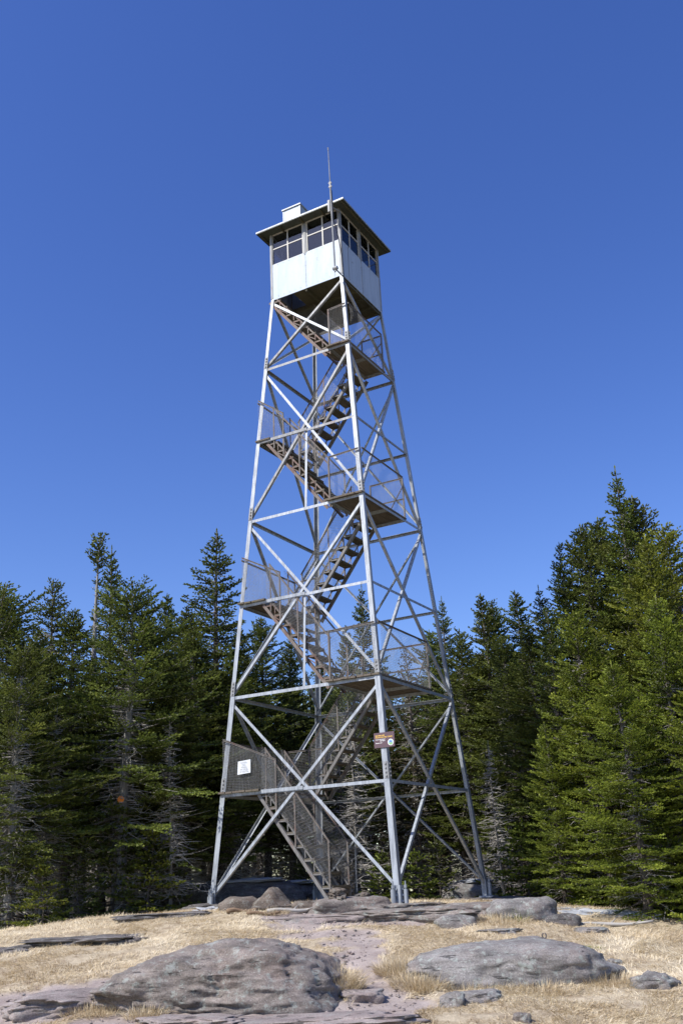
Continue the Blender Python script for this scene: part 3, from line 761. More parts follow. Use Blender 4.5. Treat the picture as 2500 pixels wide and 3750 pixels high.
rr_ = [
 ('bedrock_slab', 'cracked pinkish bedrock slab at the bottom edge below the huge boulder', 710, 2350, .95, .40, .06, M_ROCKB, 5, .9),
 ('bedrock_slab', 'small tan bedrock slab at the bottom edge left of centre', 450, 2350, .52, .25, .06, M_ROCKB, 6, .9),
 ('flat_rock', 'narrow pink flat rock between the huge boulder and the path', 830, 2290, .24, .14, .06, M_ROCKB, 7, .8),
 ('rock', 'small dark rock under the right end of the huge boulder', 735, 2262, .12, .1, .14, M_ROCKD, 9, .5),
 ('rock', 'round grey rock in the straw right of the flat boulder', 1497, 2266, .26, .2, .13, M_ROCKG, 10, .4),
 ('rock', 'squarish grey rock in the straw just below the flat boulder', 1103, 2300, .25, .16, .09, M_ROCKG, 11, .9),
 ('rock', 'pointed grey rock beside the path below the flat boulder', 1037, 2312, .14, .11, .12, M_ROCKG, 12, .3),
 ('rock', 'small pinkish rock at the bottom edge right of centre', 1197, 2345, .10, .08, .07, M_ROCKP, 13, .4),
 ('rock', 'tiny grey stone in the straw near the right edge of the clearing', 1410, 2212, .09, .07, .04, M_ROCKG, 15, .4),
 ('slate_outcrop', 'wide dark layered slate outcrop in the straw at the far left', 195, 2163, .95, .42, .07, M_ROCKD, 21, .9),
 ('slate_outcrop', 'dark flat outcrop in the straw in front of the left tower foot', 385, 2106, .80, .40, .06, M_ROCKD, 22, .9),
 ('slate_outcrop', 'small dark ledge in the straw at the left edge of the picture', 20, 2186, .35, .25, .06, M_ROCKD, 23, .9),
 ('bedrock_outcrop', 'pinkish striped bedrock outcrop in front of the nearest tower foot', 965, 2103, 1.0, .5, .11, M_ROCKP, 24, .8),
 ('bedrock_outcrop', 'long flat pink bedrock patch before the foot of the stairs', 735, 2109, .9, .35, .03, M_ROCKB, 25, .9),
 ('bedrock_outcrop', 'cracked grey bedrock ledge between the near and right tower feet', 1090, 2098, .72, .42, .17, M_ROCKP, 26, .8),
 ('rock', 'rounded grey rock in front of the bedrock ledge', 1048, 2124, .34, .2, .15, M_ROCKG, 27, .5),
 ('rock', 'thin flat grey stone lying flush in the straw right of the path', 1140, 2140, .30, .14, .03, M_ROCKG, 28, .9),
 ('boulder', 'large grey lichen boulder at the right end of the bedrock ledge', 1195, 2108, .62, .42, .30, M_ROCKG, 29, .5),
 ('boulder', 'brown wedge-shaped boulder behind the left tower foot', 621, 2088, .44, .34, .36, M_ROCKM, 30, .0),
 ('boulder', 'low mossy boulder half in shade beside the brown wedge-shaped one', 556, 2090, .45, .35, .26, M_ROCKM, 31, .3),
 ('rock', 'rounded brown rock between the wedge-shaped boulder and the stairs', 718, 2090, .38, .25, .16, M_ROCKM, 32, .4),
 ('stone_slab', 'thick pinkish stone slab lying under the foot of the stairs', 808, 2088, .72, .34, .19, M_ROCKP, 33, 1.0),
 ('stone_slab', 'thin flat stone slab between the stair slab and the nearest tower foot', 885, 2091, .36, .22, .09, M_ROCKP, 34, 1.0),
 ('flat_rock', 'flat brown rock behind the left tower foot slabs', 660, 2086, .5, .3, .08, M_ROCKM, 35, .8),
 ('rock', 'small dark rock at the edge of the shaded snow on the right', 1290, 2122, .3, .2, .14, M_ROCKD, 36, .5),
 ('rock', 'flat pale rock in front of the shaded snow on the right', 1355, 2140, .25, .14, .06, M_ROCKG, 37, .8),
]
tops = {}
for nm, lb, px, py, hw, dp, hg, m_, sd, bxx in rr_:
    prof = None
    if sd == 30: prof = ([-1, -.6, .05, .35, .8, 1], [.12, .5, 1.15, 1.1, .6, .45])
    if sd == 31: prof = ([-1, -.3, .4, 1], [.6, 1, .9, .5])
    big = hw > .5
    o, c = rock(nm, lb, px, py, hw, dp, hg, m_, R((sd * 37) % 24 - 12), 5 if big else 4, sd, prof, bxx, .18, .035 if hg > .08 else .02, 0, 'boulder' if nm == 'boulder' else 'rock')
    tops[sd] = (o, c)
# terrace of bedrock carrying the right tower foot
pR = TW(H(-.4), H(-.4), 0)
rock('bedrock_ledge', 'reddish stepped bedrock ledge carrying the right tower foot', 0, 0, .95, .6, .14, M_ROCKP, R(-8), 5, 41, None, .9, .3, .03, 0, 'rock', None, (pR[0] - .15, pR[1] - .1, g1(pR[0], pR[1]) - .02))
pF = TW(H(-.4), -H(-.4), 0)
rock('bedrock_ledge', 'low striped bedrock ledge carrying the nearest tower foot', 0, 0, .85, .55, .09, M_ROCKP, R(10), 5, 42, None, .8, .3, .03, 0, 'rock', None, (pF[0] + .1, pF[1] + .05, g1(pF[0], pF[1]) - .05))
pL = TW(-H(-.4), -H(-.4), 0)
rock('bedrock_ledge', 'low dark bedrock ledge carrying the left tower foot', 0, 0, .6, .5, .12, M_ROCKD, R(10), 5, 43, None, .8, .3, .03, 0, 'rock', None, (pL[0], pL[1] + .1, g1(pL[0], pL[1]) - .03))
pB = TW(-H(-.4), H(-.4), 0)
rock('bedrock_ledge', 'shaded low bedrock ledge carrying the rear tower foot', 0, 0, .6, .5, .12, M_ROCKD, R(10), 5, 44, None, .8, .3, .03, 0, 'rock', None, (pB[0], pB[1] + .1, g1(pB[0], pB[1]) - .06))
# big dark ledge in the forest shade
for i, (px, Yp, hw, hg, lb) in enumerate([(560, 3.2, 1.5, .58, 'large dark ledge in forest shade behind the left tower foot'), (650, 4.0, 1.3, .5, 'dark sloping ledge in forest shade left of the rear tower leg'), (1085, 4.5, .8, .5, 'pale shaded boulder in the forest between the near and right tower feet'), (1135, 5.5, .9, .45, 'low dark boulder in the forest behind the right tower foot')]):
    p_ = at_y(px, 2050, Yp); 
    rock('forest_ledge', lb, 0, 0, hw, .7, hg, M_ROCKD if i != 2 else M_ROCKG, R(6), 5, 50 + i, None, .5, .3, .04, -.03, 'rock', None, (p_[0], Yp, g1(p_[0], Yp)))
    if i < 3:
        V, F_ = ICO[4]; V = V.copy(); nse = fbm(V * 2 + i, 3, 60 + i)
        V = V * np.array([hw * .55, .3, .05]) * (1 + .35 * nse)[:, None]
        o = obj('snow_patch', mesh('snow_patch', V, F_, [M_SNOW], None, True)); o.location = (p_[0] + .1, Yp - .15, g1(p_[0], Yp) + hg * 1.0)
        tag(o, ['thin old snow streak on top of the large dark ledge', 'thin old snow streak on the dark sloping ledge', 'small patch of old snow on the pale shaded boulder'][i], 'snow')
# cairn stones
def small(px_off, py_off, base, r, lb, sd, dz):
    o0, c0 = tops[33]
    rock('stone', lb, 0, 0, r, r * .8, r * .55, M_ROCKM, sd, 4, sd, None, .3, .02, .01, 0, 'stone', None, (c0[0] + px_off, c0[1] + py_off, o0.location.z + dz))
small(-.28, -.12, 0, .12, 'lower stone of the little stack on the stair slab', 71, .20)
small(-.27, -.12, 0, .14, 'flat top stone of the little stack on the stair slab', 72, .28)
small(.25, .1, 0, .09, 'single small stone lying on the middle of the stair slab', 73, .22)
small(-.18, -.20, 0, .10, 'small stone leaning in front of the little stack', 74, .17)
# logs
for i, (px, py, L_, rz, rad, lb) in enumerate([(556, 2097, .55, 20, .04, 'short barkless orange-brown log by the left tower foot'), (606, 2102, .6, 12, .03, 'reddish rotten log in front of the wedge-shaped boulder'), (672, 2096, .9, 14, .035, 'thin grey branch lying left of the rounded brown rock'), (1400, 2128, 1.4, -8, .03, 'thin pale fallen branch in the shade under the right firs')]):
    c = ground_pt(px, py); r_ = random.Random(i); b = MB()
    n = 9; pts = [np.array([(t - .5) * L_, .03 * math.sin(t * 5 + i), .02 * math.sin(t * 7)]) for t in np.linspace(0, 1, n)]
    b.tube(pts, [rad * (1 - .3 * t + .12 * math.sin(9 * t + i)) for t in np.linspace(0, 1, n)], 9)
    if i > 1:
        b.tube([pts[4], pts[4] + np.array([.12, .1, .08])], [rad * .5, rad * .2], 5); b.tube([pts[6], pts[6] + np.array([.14, -.1, .05])], [rad * .4, rad * .15], 5)
    o = b.build('log' if i < 2 else 'fallen_branch', M_LOG if i < 2 else M_TWIG, None, True); o.location = (c[0], c[1], g1(c[0], c[1]) + rad * .9); o.rotation_euler = (0, 0, R(rz))
    tag(o, lb, 'log' if i < 2 else 'branch')
# snow at the right under the firs
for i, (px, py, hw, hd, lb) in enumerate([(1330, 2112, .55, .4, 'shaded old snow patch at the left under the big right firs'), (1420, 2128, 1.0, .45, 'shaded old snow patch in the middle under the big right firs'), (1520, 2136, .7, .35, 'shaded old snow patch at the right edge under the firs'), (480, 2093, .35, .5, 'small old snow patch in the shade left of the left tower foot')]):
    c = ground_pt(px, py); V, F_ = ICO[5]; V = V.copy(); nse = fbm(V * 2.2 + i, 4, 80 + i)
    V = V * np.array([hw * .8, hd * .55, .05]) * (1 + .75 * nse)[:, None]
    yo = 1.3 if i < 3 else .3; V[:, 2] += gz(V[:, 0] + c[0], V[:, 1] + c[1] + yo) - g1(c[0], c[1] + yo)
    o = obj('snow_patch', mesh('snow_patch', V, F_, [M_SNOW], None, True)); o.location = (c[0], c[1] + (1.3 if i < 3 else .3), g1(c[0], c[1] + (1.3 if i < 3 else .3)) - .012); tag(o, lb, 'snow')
# rusty eye bolt
c = ground_pt(1255, 2205); b = MB()
b.tube([(0, 0, -.1), (0, 0, .07)], .012, 8); b.tube([(math.cos(t) * .028, 0, .095 + math.sin(t) * .035) for t in np.linspace(0, 2 * math.pi, 13)], .011, 6, False)
eb = b.build('eye_bolt', M_RUST, None, True); fb = [o for o in COL.objects if o.name == 'flat_boulder'][0]; bpy.context.view_layer.update()
hit = fb.ray_cast(fb.matrix_world.inverted() @ Vector((c[0], c[1], 5)), fb.matrix_world.to_3x3().inverted() @ Vector((0, 0, -1)))
eb.location = (c[0], c[1], (fb.matrix_world @ hit[1]).z if hit[0] else g1(c[0], c[1]) + .2)
tag(eb, 'rusty iron eye bolt set in the top of the flat boulder', 'bolt')

# ------------------------------------------------------------------ GRASS
def blades(pts, length, lean, width, tint, rngx, dirs=None):
    n = len(pts)
    az = rngx.uniform(0, 2 * np.pi, n) if dirs is None else dirs
    el = np.radians(lean)
    d = np.stack([np.cos(az) * np.cos(el), np.sin(az) * np.cos(el), np.sin(el)], -1)
    side = np.stack([-np.sin(az), np.cos(az), np.zeros(n)], -1); sw = rngx.uniform(-.6, .6, n)
    side = side + np.stack([np.zeros(n), np.zeros(n), sw], -1)
    side /= np.linalg.norm(side, axis=1)[:, None]
    mid = pts + d * (length * .5)[:, None]
    d2 = d.copy(); d2[:, 2] -= rngx.uniform(.2, .8, n) * .8; d2 /= np.linalg.norm(d2, axis=1)[:, None]
    tip = mid + d2 * (length * .5)[:, None]
    w = width[:, None] / 2
    V = np.stack([pts - side * w, pts + side * w, mid + side * w * .8, mid - side * w * .8, tip], 1).reshape(-1, 3)
    i = np.arange(n)[:, None] * 5
    F3 = np.concatenate([i + np.array([[0, 1, 2]]), i + np.array([[0, 2, 3]]), i + np.array([[3, 2, 4]])], 0)
    return V, F3, np.repeat(tint, 5)
rg = np.random.default_rng(3)
n = 420000
gy = -11.6 + 13.0 * rg.random(n) ** 1.15; gx = (rg.random(n) * 2 - 1) * (4.2 + (gy + 11.6) * .42)
keep = (gravel_mask(gx, gy) < rg.uniform(.25, .9, n)) & (gy < forest_edge(gx) + rg.normal(0, .25, n))
clump = fbm(np.stack([gx * 1.6, gy * 1.6, gx * 0], -1), 4, 101)
keep &= (clump > -.9 + rg.uniform(-.3, .3, n))
gx, gy, clump = gx[keep], gy[keep], clump[keep]; n = len(gx)
gzv = gz(gx, gy) + .022 * fbm(np.stack([gx * 4, gy * 4, gx * 0], -1), 3, 9)
swirl = fbm(np.stack([gx * .9, gy * .9, gx * 0 + 9], -1), 2, 55) * 3.2
dirs = swirl + rg.normal(0, .8, n)
worn = fbm(np.stack([gx * 1.9, gy * 2.3, gx * 0 + 50], -1), 4, 160)
kk = worn > -.55 + rg.uniform(-.25, .15, n)
gx, gy, clump, gzv, dirs = gx[kk], gy[kk], clump[kk], gzv[kk], dirs[kk]; n = len(gx)
patch = fbm(np.stack([gx * .7, gy * .9, gx * 0 + 30], -1), 4, 140)
tn = np.clip(.56 + .2 * clump + .38 * patch + rg.normal(0, .22, n), 0, 1)
Vg, Fg, tg = blades(np.stack([gx, gy, gzv - .005], -1), rg.uniform(.04, .12, n) * (1 + .5 * clump), np.clip(rg.normal(22, 18, n), 2, 85), rg.uniform(.004, .008, n), tn, rg, dirs)
go = obj('dry_grass', mesh('dry_grass', Vg, Fg, [M_STRAW], None, False, {'tint': tg}))
tag(go, 'matted dry straw-coloured grass covering the clearing', 'grass', None, 'stuff')
def tuft(name, px, py, rad, L_, cnt, lb, seed, green=False):
    c = ground_pt(px, py); r_ = np.random.default_rng(seed)
    a_ = r_.uniform(0, 2 * np.pi, cnt); q_ = rad * np.sqrt(r_.random(cnt)); x = np.cos(a_) * q_; y = np.sin(a_) * q_ * .7
    z = gz(x + c[0], y + c[1]) - g1(c[0], c[1])
    out = a_ + r_.normal(0, .7, cnt)
    lean = np.clip(85 - 45 * q_ / rad + r_.normal(0, 12, cnt), 10, 88)
    V, F3, t = blades(np.stack([x, y, z - .01], -1), r_.uniform(.55, 1.15, cnt) * L_, lean, r_.uniform(.004, .007, cnt), np.clip(r_.normal(.55, .25, cnt), 0, 1), r_, out)
    o = obj(name, mesh(name, V, F3, [M_STRAW if not green else M_FOLL], None, False, {'tint': t})); o.location = (c[0], c[1], g1(c[0], c[1]))
    tag(o, lb, 'grass')
tuft('grass_tussock', 768, 2272, .36, .30, 1500, 'drooping straw tussock at the right end of the huge boulder', 1)
tuft('grass_tussock', 680, 2295, .45, .20, 1300, 'straw tussock against the lower right side of the huge boulder', 2)
tuft('grass_tussock', 925, 2235, .36, .26, 1400, 'straw tussock wrapping the left end of the flat boulder', 3)
tuft('grass_tussock', 965, 2268, .36, .22, 1300, 'rounded straw tussock in front of the left part of the flat boulder', 4)
tuft('grass_tussock', 1090, 2275, .5, .13, 1000, 'low straw tussock in front of the middle of the flat boulder', 5)
tuft('grass_tussock', 1240, 2276, .5, .13, 1000, 'low straw tussock in front of the right part of the flat boulder', 6)
tuft('grass_tussock', 1400, 2255, .45, .15, 1000, 'straw tussock at the right end of the flat boulder', 7)
tuft('grass_tussock', 230, 2325, .45, .14, 900, 'straw tussock in the gravel at the lower left corner', 8)
tuft('grass_tussock', 335, 2336, .25, .16, 600, 'small straw tussock below the left end of the huge boulder', 9)
tuft('grass_tussock', 1010, 2112, .25, .18, 600, 'straw tussock beside the rounded grey rock under the ledge', 10)
tuft('grass_tussock', 1150, 2118, .5, .16, 900, 'straw tussock along the foot of the grey lichen boulder', 11)
tuft('grass_tussock', 625, 2098, .3, .12, 500, 'little straw tussock in front of the wedge-shaped boulder', 12)
tuft('green_sprig', 1187, 2116, .16, .22, 160, 'small green sprig growing on the bedrock ledge', 13, True)
tuft('green_sprig', 1352, 2185, .2, .10, 160, 'low green sprig behind the right end of the flat boulder', 14, True)

# pebbles
rp = np.random.default_rng(8); n = 5200
px_ = (rp.random(n) * 2 - 1) * 5; py_ = -11 + 9.5 * rp.random(n)
k_ = gravel_mask(px_, py_) > .35; px_, py_ = px_[k_], py_[k_]; n = len(px_)
V0, F0 = ICO[3][0], None
import bmesh as _bm
bm_ = _bm.new(); _bm.ops.create_icosphere(bm_, subdivisions=1, radius=1); V0 = np.array([v.co[:] for v in bm_.verts]); F0 = np.array([[v.index for v in f.verts] for f in bm_.faces]); bm_.free()
sz = .008 + .022 * rp.random(n) ** 3
Vp = V0[None] * sz[:, None, None] * np.array([1.2, 1, .6]) * (1 + .25 * rp.normal(size=(n, len(V0), 1))) + np.stack([px_, py_, gz(px_, py_) - .02], -1)[:, None]
Fp = (F0[None] + (np.arange(n) * len(V0))[:, None, None]).reshape(-1, 3)
po = obj('gravel', mesh('gravel', Vp.reshape(-1, 3), Fp, [M_ROCKB])); tag(po, 'loose pinkish gravel scattered on the worn path', 'gravel', None, 'stuff')

# ------------------------------------------------------------------ TREES
def unit(a): return a / (np.linalg.norm(a, axis=-1, keepdims=True) + 1e-9)
def fir(Ht, R0, zc, seed, dens=1.0, prof=.8, top_el=50, low_el=-12, bare=.35, ln=(0, 0), fol=True, dead=120, gap=0.0, trunk_r=None, shoot=.095, sw=.042, tuft_only=None, cross=True, wh=.165):
    """balsam fir: returns trunk mesh data, crown mesh data"""
    r = np.random.default_rng(seed)
    trunk_r = trunk_r or Ht * .0135 + .02
    kz = np.linspace(0, 1, 14)
    bend = np.stack([ln[0] * kz ** 1.6 + .05 * np.sin(kz * 5 + seed), ln[1] * kz ** 1.6 + .05 * np.cos(kz * 4 + seed)], -1)
    def axis(z):
        t = np.clip(z / Ht, 0, 1); return np.array([np.interp(t, kz, bend[:, 0]), np.interp(t, kz, bend[:, 1]), z])
    b = MB()
    b.tube([axis(t * Ht) for t in kz], [max(.006, trunk_r * (1 - t) ** .85 * (1.25 if t == 0 else 1)) for t in kz], 9)
    Ps, Ds, Ls, Ts = [], [], [], []
    z = zc
    azo = r.uniform(0, 6.28)
    lobes = r.uniform(.78, 1.15, 9)
    tw = MB()
    while z < Ht - .12:
        t = (Ht - z) / (Ht - zc)
        nb = 5 if t > .08 else 4
        for k in range(nb):
            h = z + r.uniform(-.08, .08)
            if r.random() < gap: continue
            az = azo + k * 2 * np.pi / nb + r.normal(0, .2)
            rad = R0 * min(1.0, (t * 1.12) ** prof) * r.uniform(.58, 1.10) * lobes[int((az % 6.28) / 6.28 * 8.99)] * (1 - .25 * max(0, t - .75) / .25)
            if tuft_only is not None:
                if t > tuft_only: rad *= .25 * (r.random() > .45)
            if rad < .05: continue
            el = np.radians(np.interp(t, [0, .15, .5, 1], [top_el, top_el * .6, 8, low_el]) + r.normal(0, 6))
            o = axis(h); hor = np.array([np.cos(az), np.sin(az), 0.])
            curve = r.uniform(.0, .22) if t < .6 else r.uniform(.05, .35)
            def bp(s): s = np.asarray(s)[..., None]; return o + hor * rad * s * np.cos(el) + np.array([0, 0, 1.]) * (rad * (s * np.sin(el) + curve * (s ** 2 - .7 * s)))
            tw.tube([bp(0.), bp(.35), bp(.7), bp(.98)], [max(.006, .012 * rad + .004), .009, .006, .003], 4, False)
            s0 = np.interp(t, [0, .3, 1], [.05, .15, bare])
            if not fol: continue
            sp = .060 / dens / rad
            s = np.arange(s0, 1.0, sp); s = s + r.uniform(-.3, .3, len(s)) * sp; s = np.clip(s, 0, 1)
            m = len(s)
            if m == 0: continue
            base = bp(s)
            tang = unit(bp(np.minimum(s + .02, 1.02)) - base)
            sidev = np.array([-np.sin(az), np.cos(az), 0.])
            sg_ = np.where(np.arange(m) % 2 == 0, 1., -1.)
            ang = np.radians(r.uniform(42, 62, m))
            td = tang * np.cos(ang)[:, None] + sidev * (sg_ * np.sin(ang))[:, None] + np.array([0, 0, 1.]) * r.normal(.04, .14, m)[:, None]
            td = unit(td)
            tl = np.clip((.42 * rad * (1.05 - s) + .07) * r.uniform(.6, 1.15, m), .05, .55)
            # axis shoots
            Ps.append(base); Ds.append(unit(tang + r.normal(0, .2, (m, 3)))); Ls.append(np.full(m, shoot)); btint = r.normal(0, .13); Ts.append(s + btint)
            # shoots along twigs
            ns = np.maximum(1, (tl / (.045 / dens)).astype(int)); idx = np.repeat(np.arange(m), ns)
            within = np.arange(len(idx)) - np.repeat(np.cumsum(ns) - ns, ns)
            f = (within + r.uniform(.3, 1, len(idx))) / ns[idx]
            pb = base[idx] + td[idx] * (tl[idx] * f * .95)[:, None]
            perp = unit(np.cross(td[idx], np.array([0, 0, 1.])))
            sg2 = np.where(within % 2 == 0, 1., -1.)
            last = within == ns[idx] - 1
            a2 = np.radians(r.uniform(28, 55, len(idx))) * np.where(last, .15, 1)
            sd = td[idx] * np.cos(a2)[:, None] + perp * (sg2 * np.sin(a2))[:, None] + np.array([0, 0, 1.]) * r.normal(.10, .18, len(idx))[:, None]
            Ps.append(pb); Ds.append(unit(sd)); Ls.append(shoot * r.uniform(.6, 1.15, len(idx)) * (1 - .3 * f)); Ts.append(.1 + .55 * s[idx] + .35 * f + btint)
        azo += r.uniform(.5, 1.1)
        z += wh * r.uniform(.7, 1.3) * (1 if t > .2 else .75)
    # dead grey limbs and twigs below and inside the crown
    db = MB()
    for k in range(dead):
        h = r.uniform(.06, .88) ** 1.0 * Ht if fol else r.uniform(.1, .95) * Ht
        az = r.uniform(0, 6.28); L_ = r.uniform(.25, 1.0) * min(R0 * .75, 1.2) * (1.1 - h / Ht); o = axis(h)
        d = np.array([np.cos(az), np.sin(az), r.uniform(-.35, .25)]); d2 = d + np.array([r.normal(0, .35), r.normal(0, .35), r.normal(-.1, .25)])
        p1 = o + d * L_ * .5; p2 = p1 + d2 * L_ * .5
        db.tube([o, p1, p2], [.012, .008, .003], 3, False)
        for q_ in range(4):
            f = r.uniform(.2, 1); s_ = o + (p1 - o) * min(1, f * 2) if f < .5 else p1 + (p2 - p1) * (f * 2 - 1)
            e = unit(d + r.normal(0, .8, 3)); db.tube([s_, s_ + e * L_ * r.uniform(.15, .4)], [.006, .002], 3, False)
    trunk = (np.array(b.V), b.F)
    wood = (np.array(tw.V), tw.F); deadm = (np.array(db.V), db.F)
    if not fol: return trunk, wood, deadm, None
    Pp = np.concatenate(Ps); D = np.concatenate(Ds); Ln = np.concatenate(Ls); T = np.concatenate(Ts)
    Pp = np.concatenate([Pp, np.array([axis(Ht - .28 + .05 * i) for i in range(6)])]); D = np.concatenate([D, np.tile([0, 0, 1.], (6, 1))]); Ln = np.concatenate([Ln, np.full(6, .10)]); T = np.concatenate([T, np.full(6, .8)])
    n = len(Pp)
    a = unit(np.cross(D, unit(r.normal(size=(n, 3)) + np.array([0, 0, .001])))); c = np.cross(D, a)
    w = sw * r.uniform(.8, 1.2, n)
    Vs = []; Q = []
    for i, u in enumerate((a, c) if cross else (a,)):
        Vs.append(np.stack([Pp, Pp + D * (Ln * .42)[:, None] + u * (w / 2)[:, None], Pp + D * Ln[:, None], Pp + D * (Ln * .42)[:, None] - u * (w / 2)[:, None]], 1).reshape(-1, 3))
    V = np.concatenate(Vs); nq = len(V) // 4
    Fq = np.arange(nq * 4).reshape(-1, 4)
    tint = np.clip(T * .75 + r.normal(.0, .16, n), 0, 1)
    tint = np.repeat(tint, 4); tint = np.tile(tint, 2 if cross else 1)
    return trunk, wood, deadm, (V, Fq, tint)
def proto(name, fm_, bk=M_BARK, tp='fir', **kw):
    t, wd, dd, cr = fir(**kw)
    V = np.concatenate([t[0], wd[0]]) if len(wd[0]) else t[0]
    F_ = list(t[1]) + [tuple(i + len(t[0]) for i in f) for f in wd[1]]
    out = {'trunk': mesh(tp + '_trunk', V, F_, [bk], None, True), 'H': kw['Ht']}
    if len(dd[0]): out['dead_branches'] = mesh(tp + '_dead_branches', dd[0], dd[1], [M_TWIG])
    if cr: out['crown'] = mesh(tp + '_crown', cr[0], cr[1], [fm_], None, False, {'tint': cr[2]})
    return out
PR = {
 'narrow': proto('narrow', M_FOL, Ht=8.0, R0=1.7, zc=1.9, seed=1, dens=1.1, prof=.75, dead=220, top_el=55),
 'spire': proto('spire', M_FOL, Ht=8.5, R0=1.95, zc=2.0, seed=2, dens=1.1, prof=.85, dead=220, top_el=45, gap=.08),
 'medium': proto('medium', M_FOL, Ht=8.0, R0=2.5, zc=1.7, seed=3, dens=1.15, prof=.7, dead=300, gap=.10),
 'broad': proto('broad', M_FOL, Ht=7.6, R0=2.8, zc=1.7, seed=4, dens=1.05, prof=.6, dead=420, gap=.14, bk=M_BARKG, low_el=-18, bare=.4, trunk_r=.17),
 'gnarled': proto('gnarled', M_FOL, Ht=7.4, R0=2.5, zc=1.4, seed=5, dens=1.0, prof=.5, dead=300, gap=.22, bk=M_BARKG, low_el=-15, bare=.45, ln=(.25, .1)),
 'tuft': proto('tuft', M_FOL, Ht=8.4, R0=.62, zc=2.5, seed=6, dens=1.0, prof=.3, dead=160, bk=M_BARKG, tuft_only=.14, top_el=60, ln=(.15, 0)),
 'sparse': proto('sparse', M_FOL, Ht=8.2, R0=1.8, zc=2.0, seed=7, dens=1.0, prof=.6, dead=220, gap=.24, ln=(-.1, .1)),
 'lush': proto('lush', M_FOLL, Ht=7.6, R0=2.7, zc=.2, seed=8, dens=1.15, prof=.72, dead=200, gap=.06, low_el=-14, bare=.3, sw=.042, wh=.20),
 'lushtall': proto('lushtall', M_FOLM, Ht=9.4, R0=2.5, zc=.5, seed=9, dens=1.0, prof=.8, dead=120, gap=.05, low_el=-14, top_el=42),
 'tall': proto('tall', M_FOLM, Ht=9.4, R0=2.3, zc=.6, seed=19, dens=1.1, prof=.95, dead=200, gap=.10, low_el=-10, top_el=45, wh=.19),
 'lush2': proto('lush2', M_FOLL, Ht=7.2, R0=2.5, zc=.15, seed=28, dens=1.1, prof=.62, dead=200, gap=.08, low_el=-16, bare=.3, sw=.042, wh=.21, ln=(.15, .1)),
 'forest': proto('forest', M_FOL, Ht=7.5, R0=2.1, zc=2.6, seed=10, dens=.85, prof=.6, dead=170, gap=.12, sw=.055, cross=False, bare=.4),
 'forest2': proto('forest2', M_FOL, Ht=7.8, R0=2.0, zc=3.0, seed=12, dens=.85, prof=.55, dead=200, gap=.18, sw=.055, cross=False, bare=.4, ln=(.2, -.1)),
 'back': proto('back', M_FOL, Ht=7.6, R0=2.3, zc=.3, seed=17, dens=.6, prof=.55, dead=0, gap=.1, sw=.07, shoot=.12, cross=False, bare=.3),
 'brown': proto('brown', M_FOLB, Ht=7.0, R0=1.2, zc=1.0, seed=13, dens=.6, prof=.6, dead=240, gap=.3),
 'snag': proto('snag', M_FOL, bk=M_BARKG, Ht=5.0, R0=1.3, zc=.8, seed=31, fol=False, dead=300, wh=.3, trunk_r=.05, gap=.3),
 'young': proto('young', M_FOLL, Ht=1.5, R0=.75, zc=.08, seed=14, dens=1.0, prof=.7, dead=0, wh=.12, trunk_r=.02),
 'young2': proto('young2', M_FOL, Ht=1.9, R0=.85, zc=.1, seed=15, dens=.9, prof=.7, dead=0, wh=.13, gap=.12, trunk_r=.02),
}
def tree(kind, x, y, ztop, rz, label, group=None, name='fir_tree', sxy=None, cat='tree', dead=True):
    pr = PR[kind]; z0 = g1(x, y) - .05; s = (ztop - z0) / pr['H']
    e = empty(name, (x, y, z0), rz); sx = sxy or s; e.scale = (sx, sx, s)
    for part in ('trunk', 'crown', 'dead_branches'):
        if part in pr and (dead or part != 'dead_branches'):
            c_ = obj(part, pr[part], e)
            if part == 'dead_branches': c_['kind'] = 'stuff'
    tag(e, label, cat, group)
    return e
def T(kind, px, py, Y, rz, label, sxy=None, group=None, **kw):
    p = at_y(px, py, Y); return tree(kind, p[0], Y, p[2], rz, label, group, sxy=sxy, **kw)
